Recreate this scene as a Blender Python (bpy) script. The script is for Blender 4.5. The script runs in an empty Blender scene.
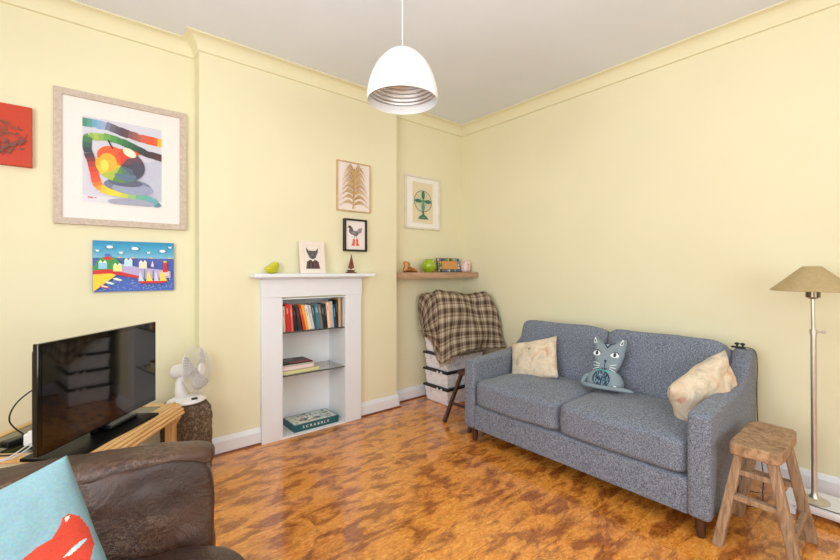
import bpy, bmesh, math, random
from mathutils import Vector, Matrix, noise
random.seed(7)
S = bpy.context.scene
COL = S.collection
PI = math.pi
R = math.radians

# ------------------------------------------------------------------ colours and materials
def lin(c):
    def f(v):
        v = v / 255.0
        return v / 12.92 if v <= .04045 else ((v + .055) / 1.055) ** 2.4
    return (f(c[0]), f(c[1]), f(c[2]), 1.0)

def new_mat(name):
    m = bpy.data.materials.new(name); m.use_nodes = True
    return m, m.node_tree, m.node_tree.nodes['Principled BSDF']

def N(nt, kind, **k):
    n = nt.nodes.new(kind)
    for a, v in k.items():
        if a in n.inputs: n.inputs[a].default_value = v
        else: setattr(n, a, v)
    return n

def ramp(nt, stops, src):
    r = nt.nodes.new('ShaderNodeValToRGB')
    while len(r.color_ramp.elements) < len(stops): r.color_ramp.elements.new(.5)
    for e, (p, c) in zip(r.color_ramp.elements, stops): e.position = p; e.color = c
    nt.links.new(src, r.inputs[0])
    return r

def coords(nt, scale=(1, 1, 1), rot=(0, 0, 0)):
    t = nt.nodes.new('ShaderNodeTexCoord'); m = nt.nodes.new('ShaderNodeMapping')
    m.inputs['Scale'].default_value = scale; m.inputs['Rotation'].default_value = rot
    nt.links.new(t.outputs['Object'], m.inputs[0])
    return m.outputs[0]

def add_bump(nt, b, src, strength, dist=.01):
    n = nt.nodes.new('ShaderNodeBump'); n.inputs['Strength'].default_value = strength
    n.inputs['Distance'].default_value = dist
    nt.links.new(src, n.inputs['Height']); nt.links.new(n.outputs[0], b.inputs['Normal'])

def plain(name, c, rough=.5, metal=0, c2=None, scale=20, bump=0, coat=0, stretch=(1, 1, 1), spec=.5, detail=4, dist=.003):
    m, nt, b = new_mat(name)
    b.inputs['Roughness'].default_value = rough; b.inputs['Metallic'].default_value = metal
    b.inputs['Coat Weight'].default_value = coat; b.inputs['Specular IOR Level'].default_value = spec
    b.inputs['Coat Roughness'].default_value = .08
    c2 = c2 or tuple(max(0, v * .97) for v in c)
    n = N(nt, 'ShaderNodeTexNoise', Scale=scale, Detail=detail)
    nt.links.new(coords(nt, stretch), n.inputs['Vector'])
    r = ramp(nt, [(.35, lin(c2)), (.65, lin(c))], n.outputs['Fac'])
    nt.links.new(r.outputs[0], b.inputs['Base Color'])
    if bump: add_bump(nt, b, n.outputs['Fac'], bump, dist)
    return m

def fabric(name, dark, light, scale=260, rough=.95, bump=.35):
    m, nt, b = new_mat(name)
    b.inputs['Roughness'].default_value = rough; b.inputs['Specular IOR Level'].default_value = .15
    b.inputs['Sheen Weight'].default_value = .15
    v = coords(nt)
    def nz(st):
        mp = nt.nodes.new('ShaderNodeMapping'); mp.inputs['Scale'].default_value = st
        nt.links.new(v, mp.inputs[0])
        q = N(nt, 'ShaderNodeTexNoise', Scale=scale, Detail=3, Roughness=.7)
        nt.links.new(mp.outputs[0], q.inputs['Vector']); return q.outputs['Fac']
    a1, a2 = nz((.35, .35, 1.2)), nz((1.2, 1.2, .3))
    ad = N(nt, 'ShaderNodeMath', operation='ADD'); nt.links.new(a1, ad.inputs[0]); nt.links.new(a2, ad.inputs[1])
    mu = N(nt, 'ShaderNodeMath', operation='MULTIPLY'); mu.inputs[1].default_value = .5; nt.links.new(ad.outputs[0], mu.inputs[0])
    r = ramp(nt, [(.40, lin(dark)), (.60, lin(light))], mu.outputs[0])
    nt.links.new(r.outputs[0], b.inputs['Base Color'])
    add_bump(nt, b, mu.outputs[0], bump, .002)
    return m

def wood(name, dark, light, scale=6, stretch=(1, 10, 10), rough=.5, bump=.15, coat=0):
    m, nt, b = new_mat(name)
    b.inputs['Roughness'].default_value = rough; b.inputs['Coat Weight'].default_value = coat
    n = N(nt, 'ShaderNodeTexNoise', Scale=scale, Detail=8, Roughness=.65, Distortion=.6)
    nt.links.new(coords(nt, stretch), n.inputs['Vector'])
    r = ramp(nt, [(.3, lin(dark)), (.65, lin(light))], n.outputs['Fac'])
    nt.links.new(r.outputs[0], b.inputs['Base Color'])
    add_bump(nt, b, n.outputs['Fac'], bump, .004)
    return m

def colour_attr(name, rough=.6, coat=0, noise_amt=.12, scale=60):
    m, nt, b = new_mat(name)
    b.inputs['Roughness'].default_value = rough; b.inputs['Coat Weight'].default_value = coat
    a = N(nt, 'ShaderNodeAttribute', attribute_name='Col')
    n = N(nt, 'ShaderNodeTexNoise', Scale=scale, Detail=3)
    nt.links.new(coords(nt), n.inputs['Vector'])
    mx = N(nt, 'ShaderNodeMixRGB', blend_type='OVERLAY'); mx.inputs[0].default_value = noise_amt
    nt.links.new(a.outputs['Color'], mx.inputs[1]); nt.links.new(n.outputs['Color'], mx.inputs[2])
    nt.links.new(mx.outputs[0], b.inputs['Base Color'])
    return m

# ------------------------------------------------------------------ mesh builder
class MB:
    def __init__(s): s.v = []; s.f = []; s.c = []; s.uv = None
    def quadify(s, vs, fs, c=None):
        o = len(s.v); s.v += [tuple(p) for p in vs]
        for f in fs: s.f.append(tuple(i + o for i in f)); s.c.append(c)
        return s
    def box(s, x0, x1, y0, y1, z0, z1, c=None, M=None):
        vs = [Vector(p) for p in ((x0, y0, z0), (x1, y0, z0), (x1, y1, z0), (x0, y1, z0), (x0, y0, z1), (x1, y0, z1), (x1, y1, z1), (x0, y1, z1))]
        if M: vs = [M @ p for p in vs]
        return s.quadify(vs, [(0, 3, 2, 1), (4, 5, 6, 7), (0, 1, 5, 4), (1, 2, 6, 5), (2, 3, 7, 6), (3, 0, 4, 7)], c)
    def lathe(s, prof, n=40, c=None, M=None, cap=True):
        vs = []; fs = []
        for r, z in prof:
            for i in range(n):
                a = 2 * PI * i / n; p = Vector((r * math.cos(a), r * math.sin(a), z))
                vs.append(M @ p if M else p)
        for j in range(len(prof) - 1):
            for i in range(n):
                k = (i + 1) % n
                fs.append((j * n + i, j * n + k, (j + 1) * n + k, (j + 1) * n + i))
        if cap:
            if prof[0][0] > 1e-6: fs.append(tuple(range(n))[::-1])
            if prof[-1][0] > 1e-6: fs.append(tuple((len(prof) - 1) * n + i for i in range(n)))
        return s.quadify(vs, fs, c)
    def tube(s, pts, r, n=10, c=None, closed=False):
        pts = [Vector(p) for p in pts]; m = len(pts)
        rr = r if isinstance(r, (list, tuple)) else [r] * m
        vs = []; fs = []; up = None
        for j, p in enumerate(pts):
            if closed: t = pts[(j + 1) % m] - pts[j - 1]
            else: t = pts[min(j + 1, m - 1)] - pts[max(j - 1, 0)]
            if t.length < 1e-9: t = Vector((0, 0, 1))
            t.normalize()
            if up is None: up = Vector((0, 0, 1)) if abs(t.z) < .9 else Vector((1, 0, 0))
            a = t.cross(up)
            if a.length < 1e-4: a = t.orthogonal()
            a.normalize(); up = a.cross(t).normalized(); 
            for i in range(n):
                q = 2 * PI * i / n
                vs.append(p + (a * math.cos(q) + up * math.sin(q)) * rr[j])
        for j in range(m - (0 if closed else 1)):
            for i in range(n):
                k = (i + 1) % n; jn = (j + 1) % m
                fs.append((j * n + i, j * n + k, jn * n + k, jn * n + i))
        if not closed: fs.append(tuple(range(n))[::-1]); fs.append(tuple((m - 1) * n + i for i in range(n)))
        return s.quadify(vs, fs, c)
    def bar(s, a, b, w, d, w2=None, d2=None, c=None, hint=(0, 0, 1)):
        """rectangular bar from a to b, w by d at a, w2 by d2 at b"""
        a = Vector(a); b = Vector(b); t = (b - a).normalized(); h = Vector(hint)
        if abs(t.dot(h)) > .95: h = Vector((1, 0, 0))
        x = h.cross(t).normalized() if abs(t.z) < .95 else Vector((1, 0, 0))
        y = t.cross(x).normalized(); x = y.cross(t).normalized()
        w2 = w2 or w; d2 = d2 or d; vs = []
        for p, ww, dd in ((a, w, d), (b, w2, d2)):
            for i, j in ((-1, -1), (1, -1), (1, 1), (-1, 1)): vs.append(p + x * i * ww / 2 + y * j * dd / 2)
        return s.quadify(vs, [(3, 2, 1, 0), (4, 5, 6, 7), (0, 1, 5, 4), (1, 2, 6, 5), (2, 3, 7, 6), (3, 0, 4, 7)], c)
    def prism(s, poly, f0, f1, c=None):
        """poly: 2D points; f0, f1 turn a 2D point into the near and far 3D point"""
        n = len(poly); vs = [f0(*p) for p in poly] + [f1(*p) for p in poly]
        fs = [tuple(range(n))[::-1], tuple(range(n, 2 * n))] + [(i, (i + 1) % n, (i + 1) % n + n, i + n) for i in range(n)]
        return s.quadify(vs, fs, c)
    def grid(s, fn, nu, nv, c=None, wrap=False):
        vs = [fn(i / nu, j / nv) for j in range(nv + 1) for i in range(nu + 1)]
        fs = [(j * (nu + 1) + i, j * (nu + 1) + i + 1, (j + 1) * (nu + 1) + i + 1, (j + 1) * (nu + 1) + i) for j in range(nv) for i in range(nu)]
        return s.quadify(vs, fs, c)
    def ball(s, center, r, n=20, c=None, M=None):
        """r = (rx, ry, rz)"""
        if not isinstance(r, tuple): r = (r, r, r)
        vs = []; fs = []; m = n // 2
        for j in range(m + 1):
            t = PI * j / m
            for i in range(n):
                a = 2 * PI * i / n
                p = Vector((r[0] * math.sin(t) * math.cos(a), r[1] * math.sin(t) * math.sin(a), r[2] * math.cos(t)))
                if M: p = M @ p
                vs.append(p + Vector(center))
        for j in range(m):
            for i in range(n): fs.append((j * n + i, (j + 1) * n + i, (j + 1) * n + (i + 1) % n, j * n + (i + 1) % n))
        return s.quadify(vs, fs, c)
    def build(s, name, mat, parent=None, smooth=None, bevel=0, seg=3, subsurf=0, solid=0, weld=False):
        me = bpy.data.meshes.new(name); me.from_pydata(s.v, [], s.f)
        if any(c is not None for c in s.c):
            at = me.color_attributes.new('Col', 'FLOAT_COLOR', 'CORNER')
            for p in me.polygons:
                cc = lin(s.c[p.index]) if s.c[p.index] else (1, 1, 1, 1)
                for li in p.loop_indices: at.data[li].color = cc
        bm = bmesh.new(); bm.from_mesh(me)
        bmesh.ops.remove_doubles(bm, verts=bm.verts, dist=1e-6)
        if weld or not any(c is not None for c in s.c): bmesh.ops.recalc_face_normals(bm, faces=bm.faces)
        if s.uv:
            ul = bm.loops.layers.uv.new('UVMap')
            for f in bm.faces:
                for l in f.loops: l[ul].uv = s.uv(l.vert.co)
        bm.to_mesh(me); bm.free()
        o = bpy.data.objects.new(name, me); COL.objects.link(o)
        if mat: me.materials.append(mat)
        if parent: o.parent = parent
        if smooth is not None:
            for p in me.polygons: p.use_smooth = True
            if smooth > 0: me.set_sharp_from_angle(angle=R(smooth))
        if solid:
            md = o.modifiers.new('solid', 'SOLIDIFY'); md.thickness = solid; md.offset = 0
        if bevel:
            md = o.modifiers.new('bevel', 'BEVEL'); md.width = bevel; md.segments = seg; md.limit_method = 'ANGLE'; md.angle_limit = R(35)
            for p in me.polygons: p.use_smooth = True
            me.set_sharp_from_angle(angle=R(60))
            md.harden_normals = False
        if subsurf:
            md = o.modifiers.new('sub', 'SUBSURF'); md.levels = subsurf; md.render_levels = subsurf
        return o

def tag(o, label, cat, group=None, kind=None):
    o['label'] = label; o['category'] = cat
    if group: o['group'] = group
    if kind: o['kind'] = kind
    return o
def thing(name, label, cat, loc=(0, 0, 0), rot=(0, 0, 0), group=None):
    o = bpy.data.objects.new(name, None); COL.objects.link(o); o.location = loc; o.rotation_euler = rot
    o.empty_display_size = .05
    return tag(o, label, cat, group)
def struct(o): o['kind'] = 'structure'; return o

def soft_box(hx, hy, hz, e=6.0, puff=0.0, n=20, wob=0.0, seed=0, freq=5, puff_y=0.0, shear=None):
    """rounded, crowned block of upholstery centred on the origin"""
    mb = MB(); vs = []; fs = []; idx = {}
    def vert(p):
        k = tuple(round(c * 1000) for c in p)
        if k in idx: return idx[k]
        q = Vector(p); m = max(abs(c) for c in q); L = sum(abs(c) ** e for c in q) ** (1 / e)
        q = q * (m / L)
        x, y, z = q
        Z = z * hz + (puff * (1 - x * x) * (1 - y * y) * (1 if z > 0 else -.3) * abs(z))
        Y = y * hy + (puff_y * (1 - x * x) * (1 - z * z) * (1 if y < 0 else 0) * -abs(y))
        X = x * hx
        v = Vector((X, Y, Z))
        if wob:
            d = noise.noise_vector(v * freq + Vector((seed, seed * 2.1, 0))) * wob + noise.noise_vector(v * freq * 3.1 + Vector((seed, 0, seed))) * wob * .35
            v += d
        if shear: v = shear(v)
        idx[k] = len(vs); vs.append(v); return idx[k]
    for ax in range(3):
        for sg in (-1, 1):
            for i in range(n):
                for j in range(n):
                    q = []
                    for a, b in ((i, j), (i + 1, j), (i + 1, j + 1), (i, j + 1)):
                        u = math.tan((2 * a / n - 1) * PI / 4); w = math.tan((2 * b / n - 1) * PI / 4)
                        p = [0, 0, 0]; p[ax] = sg; p[(ax + 1) % 3] = u; p[(ax + 2) % 3] = w
                        q.append(vert(p))
                    fs.append(tuple(q) if sg > 0 else tuple(q[::-1]))
    return mb.quadify(vs, fs)

def pillow(w, h, t, n=26, pinch=.07, wob=.006, seed=0, M=None):
    """scatter cushion in the xz plane, thickness along y, sharp corners"""
    mb = MB()
    for sg in (-1, 1):
        def fn(a, b, sg=sg):
            u = 2 * a - 1; v = 2 * b - 1
            k = max(0, (1 - u ** 2) * (1 - v ** 2)) ** .42
            x = u * w / 2 * (1 - pinch * (1 - v * v) * abs(u)); z = v * h / 2 * (1 - pinch * (1 - u * u) * abs(v))
            p = Vector((x, 0, z)); y = sg * t / 2 * k
            d = noise.noise(Vector((x * 9 + seed, z * 9, sg * 3))) * wob * 2 * (k > .05) + noise.noise(Vector((x * 25 + seed, z * 25, sg))) * wob * k
            q = Vector((x, y + d, z))
            return M(q) if M else q
        mb.grid(fn, n, n)
    return mb

def cr(p0, p1, p2, p3, t):
    return .5 * ((2 * p1) + (-p0 + p2) * t + (2 * p0 - 5 * p1 + 4 * p2 - p3) * t * t + (-p0 + 3 * p1 - 3 * p2 + p3) * t ** 3)
def spline(ps, u):
    n = len(ps) - 1; u = min(max(u * n, 0), n - 1e-6); i = int(u); f = u - i
    return cr(ps[max(i - 1, 0)], ps[i], ps[i + 1], ps[min(i + 2, n)], f)
def outline_puff(mb, pts, th, cz, ex=2.6, rings=9):
    c = Vector((sum(p[0] for p in pts) / len(pts), 0, sum(p[1] for p in pts) / len(pts)))
    n = len(pts)
    for sg in (-1, 1):
        rr = []
        for k in range(rings + 1):
            s_ = 1 - (k / rings) * .97; y = sg * th / 2 * (1 - s_ ** ex) ** .5
            rr.append([(c.x + (p[0] - c.x) * s_, y, c.z + (p[1] - c.z) * s_) for p in pts])
        vs = [q for r in rr for q in r]; fs = [(k * n + i, k * n + (i + 1) % n, (k + 1) * n + (i + 1) % n, (k + 1) * n + i) for k in range(rings) for i in range(n)]
        fs.append(tuple(rings * n + i for i in range(n))); mb.quadify(vs, fs)
    return mb
def smooth_poly(pts, n=8):
    out = []; m = len(pts)
    for i in range(m):
        p = [Vector(pts[(i + k - 1) % m]) for k in range(4)]
        for j in range(n): q = cr(*p, j / n); out.append((q.x, q.y))
    return out
# art: flat coloured polygons; a picture is one mesh carrying its colours
class Art:
    def __init__(s, w, h): s.mb = MB(); s.w = w; s.h = h; s.k = 0; s.clip = w < .9
    def pt(s, x, y):
        if s.clip: x = min(max(x, 0), 1); y = min(max(y, 0), 1)
        return ((x - .5) * s.w, -s.k, (y - .5) * s.h)
    def poly(s, pts, c, step=True):
        if step: s.k += .00012
        s.mb.quadify([s.pt(*p) for p in pts], [tuple(range(len(pts)))], c); return s
    def ell(s, cx, cy, rx, ry, c, a0=0, a1=360, n=24, rot=0):
        pts = [(cx, cy)] if a1 - a0 < 360 else []
        for i in range(n + (1 if pts else 0)):
            a = R(a0 + (a1 - a0) * i / n); x = rx * math.cos(a); y = ry * math.sin(a)
            pts.append((cx + x * math.cos(R(rot)) - y * math.sin(R(rot)), cy + x * math.sin(R(rot)) + y * math.cos(R(rot))))
        return s.poly(pts, c)
    def rect(s, x0, y0, x1, y1, c): return s.poly([(x0, y0), (x1, y0), (x1, y1), (x0, y1)], c)
    def line(s, pts, wd, c, taper=False):
        s.k += .00012
        a = s.h / s.w
        for i in range(len(pts) - 1):
            (x0, y0), (x1, y1) = pts[i], pts[i + 1]
            dx, dy = (x1 - x0) / a, (y1 - y0); L = math.hypot(dx, dy) or 1
            w0 = wd * ((1 - .7 * i / (len(pts) - 1)) if taper else 1) / 2; w1 = wd * ((1 - .7 * (i + 1) / (len(pts) - 1)) if taper else 1) / 2
            nx, ny = -dy / L * a, dx / L
            s.poly([(x0 + nx * w0, y0 + ny * w0), (x1 + nx * w1, y1 + ny * w1), (x1 - nx * w1, y1 - ny * w1), (x0 - nx * w0, y0 - ny * w0)], c, step=False)
        return s
    def build(s, name, mat, parent): return s.mb.build(name, mat, parent)

M = {}
M['art'] = colour_attr('printed colour', .55)
M['gloss_art'] = colour_attr('glossy printed colour', .35)
M['paint_cream'] = None
# wall paint
def wallpaint(name, c):
    m, nt, b = new_mat(name); b.inputs['Roughness'].default_value = .75; b.inputs['Specular IOR Level'].default_value = .25
    n = N(nt, 'ShaderNodeTexNoise', Scale=2.0, Detail=3); nt.links.new(coords(nt), n.inputs['Vector'])
    r = ramp(nt, [(.3, lin(tuple(v * .985 for v in c))), (.7, lin(c))], n.outputs['Fac']); nt.links.new(r.outputs[0], b.inputs['Base Color'])
    n2 = N(nt, 'ShaderNodeTexNoise', Scale=180, Detail=2); nt.links.new(coords(nt), n2.inputs['Vector']); add_bump(nt, b, n2.outputs['Fac'], .04, .002)
    return m
M['wall'] = wallpaint('pale yellow wall paint', (230, 225, 192))
M['ceil'] = wallpaint('white ceiling paint', (226, 232, 242))
M['white'] = plain('white gloss wood paint', (228, 232, 238), .35, c2=(225, 229, 235), scale=5)
M['niche'] = plain('white satin paint', (236, 238, 240), .5, c2=(232, 234, 236), scale=5)
M['fabric'] = fabric('blue grey woven upholstery', (60, 67, 82), (148, 156, 170), 300)
M['fabric_dark'] = plain('dark grey piping', (62, 66, 78), .9)
M['walnut'] = wood('dark stained wood', (48, 28, 20), (82, 50, 34), 8, (6, 6, 1), .4)
M['chrome'] = plain('brushed nickel', (206, 202, 192), .34, .85, scale=40)
M['black'] = plain('black plastic', (16, 16, 17), .35)
M['black_gloss'] = plain('glossy black plastic', (8, 8, 9), .06, coat=.5)
M['white_plastic'] = plain('white plastic', (236, 236, 236), .3, scale=8)
M['pine'] = wood('varnished pine', (200, 152, 92), (232, 192, 132), 5, (1, 12, 12), .4, .05, .2)
M['pine_v'] = wood('varnished pine upright', (196, 148, 90), (230, 190, 130), 5, (12, 12, 1), .4, .05, .2)
M['rough_wood'] = wood('rough worn wood', (112, 84, 60), (182, 148, 112), 20, (2, 2, 1), .9, .8)
M['rough_leg'] = wood('rough weathered wood', (112, 88, 66), (178, 148, 116), 8, (9, 9, 1), .9, .6)

def floor_mat():
    m, nt, b = new_mat('burl laminate')
    b.inputs['Roughness'].default_value = .22; b.inputs['Coat Weight'].default_value = .7; b.inputs['Coat Roughness'].default_value = .06
    t = coords(nt)
    br = N(nt, 'ShaderNodeTexBrick', Scale=1.0); br.offset = .37; br.inputs['Mortar Size'].default_value = .0014
    br.inputs['Brick Width'].default_value = 1.2; br.inputs['Row Height'].default_value = .195; br.inputs['Color1'].default_value = (0, 0, 0, 1); br.inputs['Color2'].default_value = (1, 1, 1, 1)
    br.inputs['Mortar'].default_value = (.5, .5, .5, 1); nt.links.new(t, br.inputs['Vector'])
    # each board shifts its own figure
    sc = N(nt, 'ShaderNodeVectorMath', operation='SCALE'); sc.inputs['Scale'].default_value = 7.0; nt.links.new(br.outputs['Color'], sc.inputs[0])
    ad = N(nt, 'ShaderNodeVectorMath', operation='ADD'); nt.links.new(t, ad.inputs[0]); nt.links.new(sc.outputs[0], ad.inputs[1])
    mp = N(nt, 'ShaderNodeMapping'); mp.inputs['Scale'].default_value = (.72, 1.5, 1); mp.inputs['Rotation'].default_value = (0, 0, R(10)); nt.links.new(ad.outputs[0], mp.inputs[0])
    wv = N(nt, 'ShaderNodeTexNoise', Scale=8.2, Detail=5, Roughness=.56, Distortion=.5); nt.links.new(mp.outputs[0], wv.inputs['Vector'])
    fine = N(nt, 'ShaderNodeTexNoise', Scale=26, Detail=6, Roughness=.7, Distortion=2.0); nt.links.new(mp.outputs[0], fine.inputs['Vector'])
    base = ramp(nt, [(.25, lin((180, 92, 30))), (.42, lin((214, 130, 46))), (.58, lin((236, 164, 74))), (.8, lin((248, 200, 116)))], fine.outputs['Fac'])
    blot = ramp(nt, [(.30, (1, 1, 1, 1)), (.42, (.9, .9, .9, 1)), (.475, (.4, .4, .4, 1)), (.55, (0, 0, 0, 1))], wv.outputs['Fac'])
    sp = N(nt, 'ShaderNodeTexNoise', Scale=34, Detail=5, Roughness=.75, Distortion=.5); nt.links.new(mp.outputs[0], sp.inputs['Vector'])
    spr = ramp(nt, [(.38, (.68, .68, .68, 1)), (.6, (1.0, 1.0, 1.0, 1))], sp.outputs['Fac'])
    bl = N(nt, 'ShaderNodeMixRGB', blend_type='MULTIPLY'); bl.inputs[0].default_value = 1; nt.links.new(blot.outputs[0], bl.inputs[1]); nt.links.new(spr.outputs[0], bl.inputs[2])
    dark = ramp(nt, [(.3, lin((104, 48, 20))), (.7, lin((166, 88, 38)))], fine.outputs['Fac'])
    mx = N(nt, 'ShaderNodeMixRGB'); nt.links.new(bl.outputs[0], mx.inputs[0]); nt.links.new(base.outputs[0], mx.inputs[1]); nt.links.new(dark.outputs[0], mx.inputs[2])
    jn = N(nt, 'ShaderNodeMixRGB', blend_type='MULTIPLY'); jr = ramp(nt, [(0, (1, 1, 1, 1)), (1, (.8, .74, .7, 1))], br.outputs['Fac'])
    jn.inputs[0].default_value = 1; nt.links.new(mx.outputs[0], jn.inputs[1]); nt.links.new(jr.outputs[0], jn.inputs[2])
    nt.links.new(jn.outputs[0], b.inputs['Base Color'])
    add_bump(nt, b, fine.outputs['Fac'], .03, .002)
    return m
M['floor'] = floor_mat()

# ------------------------------------------------------------------ room
H = 2.912; X0 = -4.7; Y0 = -5.0; BY = -.105; LY = .04
BX0, BX1 = -2.69, -1.0
OX0, OX1, OZ = -2.13, -1.57, 1.085
struct(MB().box(X0 - .1, .1, Y0 - .1, .35, -.1, 0).build('floor', M['floor']))
struct(MB().box(X0 - .1, .1, Y0 - .1, .35, H, H + .1).build('ceiling', M['ceil']))
mb = MB().box(X0 - .1, BX0, LY, .35, 0, H).box(BX1, .1, 0, .35, 0, H)
mb.box(BX0, OX0, BY, .35, 0, H).box(OX1, BX1, BY, .35, 0, H).box(OX0, OX1, BY, .35, OZ, H).box(OX0, OX1, .17, .35, 0, OZ)
struct(mb.build('wall_back', M['wall'], weld=True))
struct(MB().box(0, .1, Y0 - .1, 0, 0, H).build('wall_right', M['wall']))
# left wall with a window, front wall with a window
WL = (-3.7, -1.5, .75, 2.35)
mb = MB().box(X0 - .1, X0, Y0 - .1, WL[0], 0, H).box(X0 - .1, X0, WL[1], LY, 0, H).box(X0 - .1, X0, WL[0], WL[1], 0, WL[2]).box(X0 - .1, X0, WL[0], WL[1], WL[3], H)
struct(mb.build('wall_left', M['wall']))
WF = (-3.9, -1.5, .8, 2.4)
mb = MB().box(X0, WF[0], Y0 - .1, Y0, 0, H).box(WF[1], 0, Y0 - .1, Y0, 0, H).box(WF[0], WF[1], Y0 - .1, Y0, 0, WF[2]).box(WF[0], WF[1], Y0 - .1, Y0, WF[3], H)
struct(mb.build('wall_front', M['wall']))
mb = MB()
for a, b_ in ((WL[0], WL[0] + .06), (WL[1] - .06, WL[1]), ((WL[0] + WL[1]) / 2 - .03, (WL[0] + WL[1]) / 2 + .03)): mb.box(X0 - .08, X0 - .03, a, b_, WL[2], WL[3])
for a, b_ in ((WL[2], WL[2] + .06), (WL[3] - .06, WL[3]), (1.52, 1.57)): mb.box(X0 - .08, X0 - .03, WL[0], WL[1], a, b_)
struct(mb.build('window_1', M['white']))
mb = MB()
for a, b_ in ((WF[0], WF[0] + .06), (WF[1] - .06, WF[1]), ((WF[0] + WF[1]) / 2 - .03, (WF[0] + WF[1]) / 2 + .03)): mb.box(a, b_, Y0 - .08, Y0 - .03, WF[2], WF[3])
for a, b_ in ((WF[2], WF[2] + .06), (WF[3] - .06, WF[3]), (1.58, 1.63)): mb.box(WF[0], WF[1], Y0 - .08, Y0 - .03, a, b_)
struct(mb.build('window_2', M['white']))

def sweep(path, prof, name, mat):
    """run a profile of (out, z) along a wall line; the room is on the right of the path"""
    mb = MB(); n = len(path); rings = []
    for i, p in enumerate(path):
        ns = []
        for a, b_ in ((i - 1, i), (i, i + 1)):
            if a < 0 or b_ >= n: continue
            d = Vector((path[b_][0] - path[a][0], path[b_][1] - path[a][1])).normalized(); ns.append(Vector((d.y, -d.x)))
        off = ns[0] if len(ns) == 1 else (ns[0] + ns[1]) / (1 + ns[0].dot(ns[1]))
        rings.append([(p[0] + off.x * o, p[1] + off.y * o, z) for o, z in prof])
    k = len(prof); vs = [q for r in rings for q in r]
    fs = [(i * k + j, i * k + (j + 1) % k, (i + 1) * k + (j + 1) % k, (i + 1) * k + j) for i in range(n - 1) for j in range(k)]
    fs += [tuple(range(k)), tuple(range((n - 1) * k, n * k))[::-1]]
    return struct(mb.quadify(vs, fs).build(name, mat, smooth=30, weld=True))
e = .0005
cove = [(0, H), (.092, H), (.092, H - .006), (.085, H - .009)]
for i in range(1, 10):
    a = R(90 * i / 10); cove.append((.085 - .07 * math.sin(a), H - .009 - .072 * (1 - math.cos(a))))
cove += [(.013, H - .083), (.013, H - .092), (.004, H - .096), (0, H - .096)]
sweep([(X0, LY), (BX0, LY), (BX0, BY), (BX1, BY), (BX1, 0), (0, 0), (0, Y0), (X0, Y0), (X0, LY)], cove, 'trim_1', M['wall'])
skirt = [(0, 0), (.02, 0), (.02, .092), (.014, .1), (.012, .112), (.004, .122), (0, .122)]
sweep([(X0, LY), (BX0, LY), (BX0, BY), (-2.275, BY)], skirt, 'baseboard_left', M['white'])
sweep([(-1.425, BY), (BX1, BY), (BX1, 0), (0, 0), (0, Y0)], skirt, 'baseboard_right', M['white'])
shoe = [(.0202, 0), (.032, 0), (.029, .01), (.0202, .013)]
M['shoe'] = plain('brown floor beading', (120, 62, 34), .4)
sweep([(X0, LY), (BX0, LY), (BX0, BY), (-2.28, BY)], shoe, 'trim_2', M['shoe'])
sweep([(-1.42, BY), (BX1, BY), (BX1, 0), (0, 0), (0, Y0)], shoe, 'trim_3', M['shoe'])
# niche lining in the chimney breast
mb = MB().box(OX0, OX1, .155, .17, .012, OZ).box(OX0, OX0 + .006, -.15, .155, .012, OZ).box(OX1 - .006, OX1, -.15, .155, .012, OZ)
mb.box(OX0 + .006, OX1 - .006, -.15, .155, OZ - .006, OZ).box(OX0, OX1, -.15, .17, 0, .012)
o = struct(mb.build('trim_4', M['niche']))

# ------------------------------------------------------------------ fireplace surround
t = thing('fireplace_surround', 'white painted fireplace surround with deep mantel on the chimney breast', 'fireplace', (-1.85, BY, 0))
def rel(mb_fn, x0, x1, y0, y1, z0, z1): return mb_fn.box(x0 + 1.85, x1 + 1.85, y0 - BY, y1 - BY, z0, z1)
for a, b_ in ((-2.28, OX0), (OX1, -1.42)):
    rel(MB(), a, b_, -.152, BY, 0, OZ + .012).build('jamb', M['white'], t, bevel=.003)
rel(MB(), -2.284, -1.416, -.156, BY, OZ + .0121, 1.238).build('frieze', M['white'], t, bevel=.003)
mb = MB(); rel(mb, -2.31, -1.39, -.185, BY, 1.239, 1.252); rel(mb, -2.362, -1.335, -.245, BY, 1.252, 1.28)
mb.build('mantel_shelf', M['white'], t, bevel=.004)

# glass shelves
def glass_mat():
    m, nt, b = new_mat('clear green-edged glass')
    b.inputs['Base Color'].default_value = (.95, .99, .975, 1); b.inputs['Roughness'].default_value = .02
    b.inputs['Transmission Weight'].default_value = .93; b.inputs['IOR'].default_value = 1.35
    return m
M['glass'] = glass_mat()
M['glass_edge'] = plain('dark glass edge', (66, 74, 70), .2)
SH1, SH2 = .822, .484
for z, lb in ((SH1, 'upper clear glass shelf holding the row of books in the fireplace niche'), (SH2, 'lower clear glass shelf holding magazines in the fireplace niche')):
    g = thing('glass_shelf', lb, 'shelf', (-1.85, 0, z), group='glass shelves in the niche')
    MB().box(-.2735, .2735, -.135, .153, -.008, 0).build('glass_pane', M['glass'], g)
    MB().box(-.2735, .2735, -.138, -.1355, -.008, 0).build('front_edge', M['glass_edge'], g)

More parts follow.
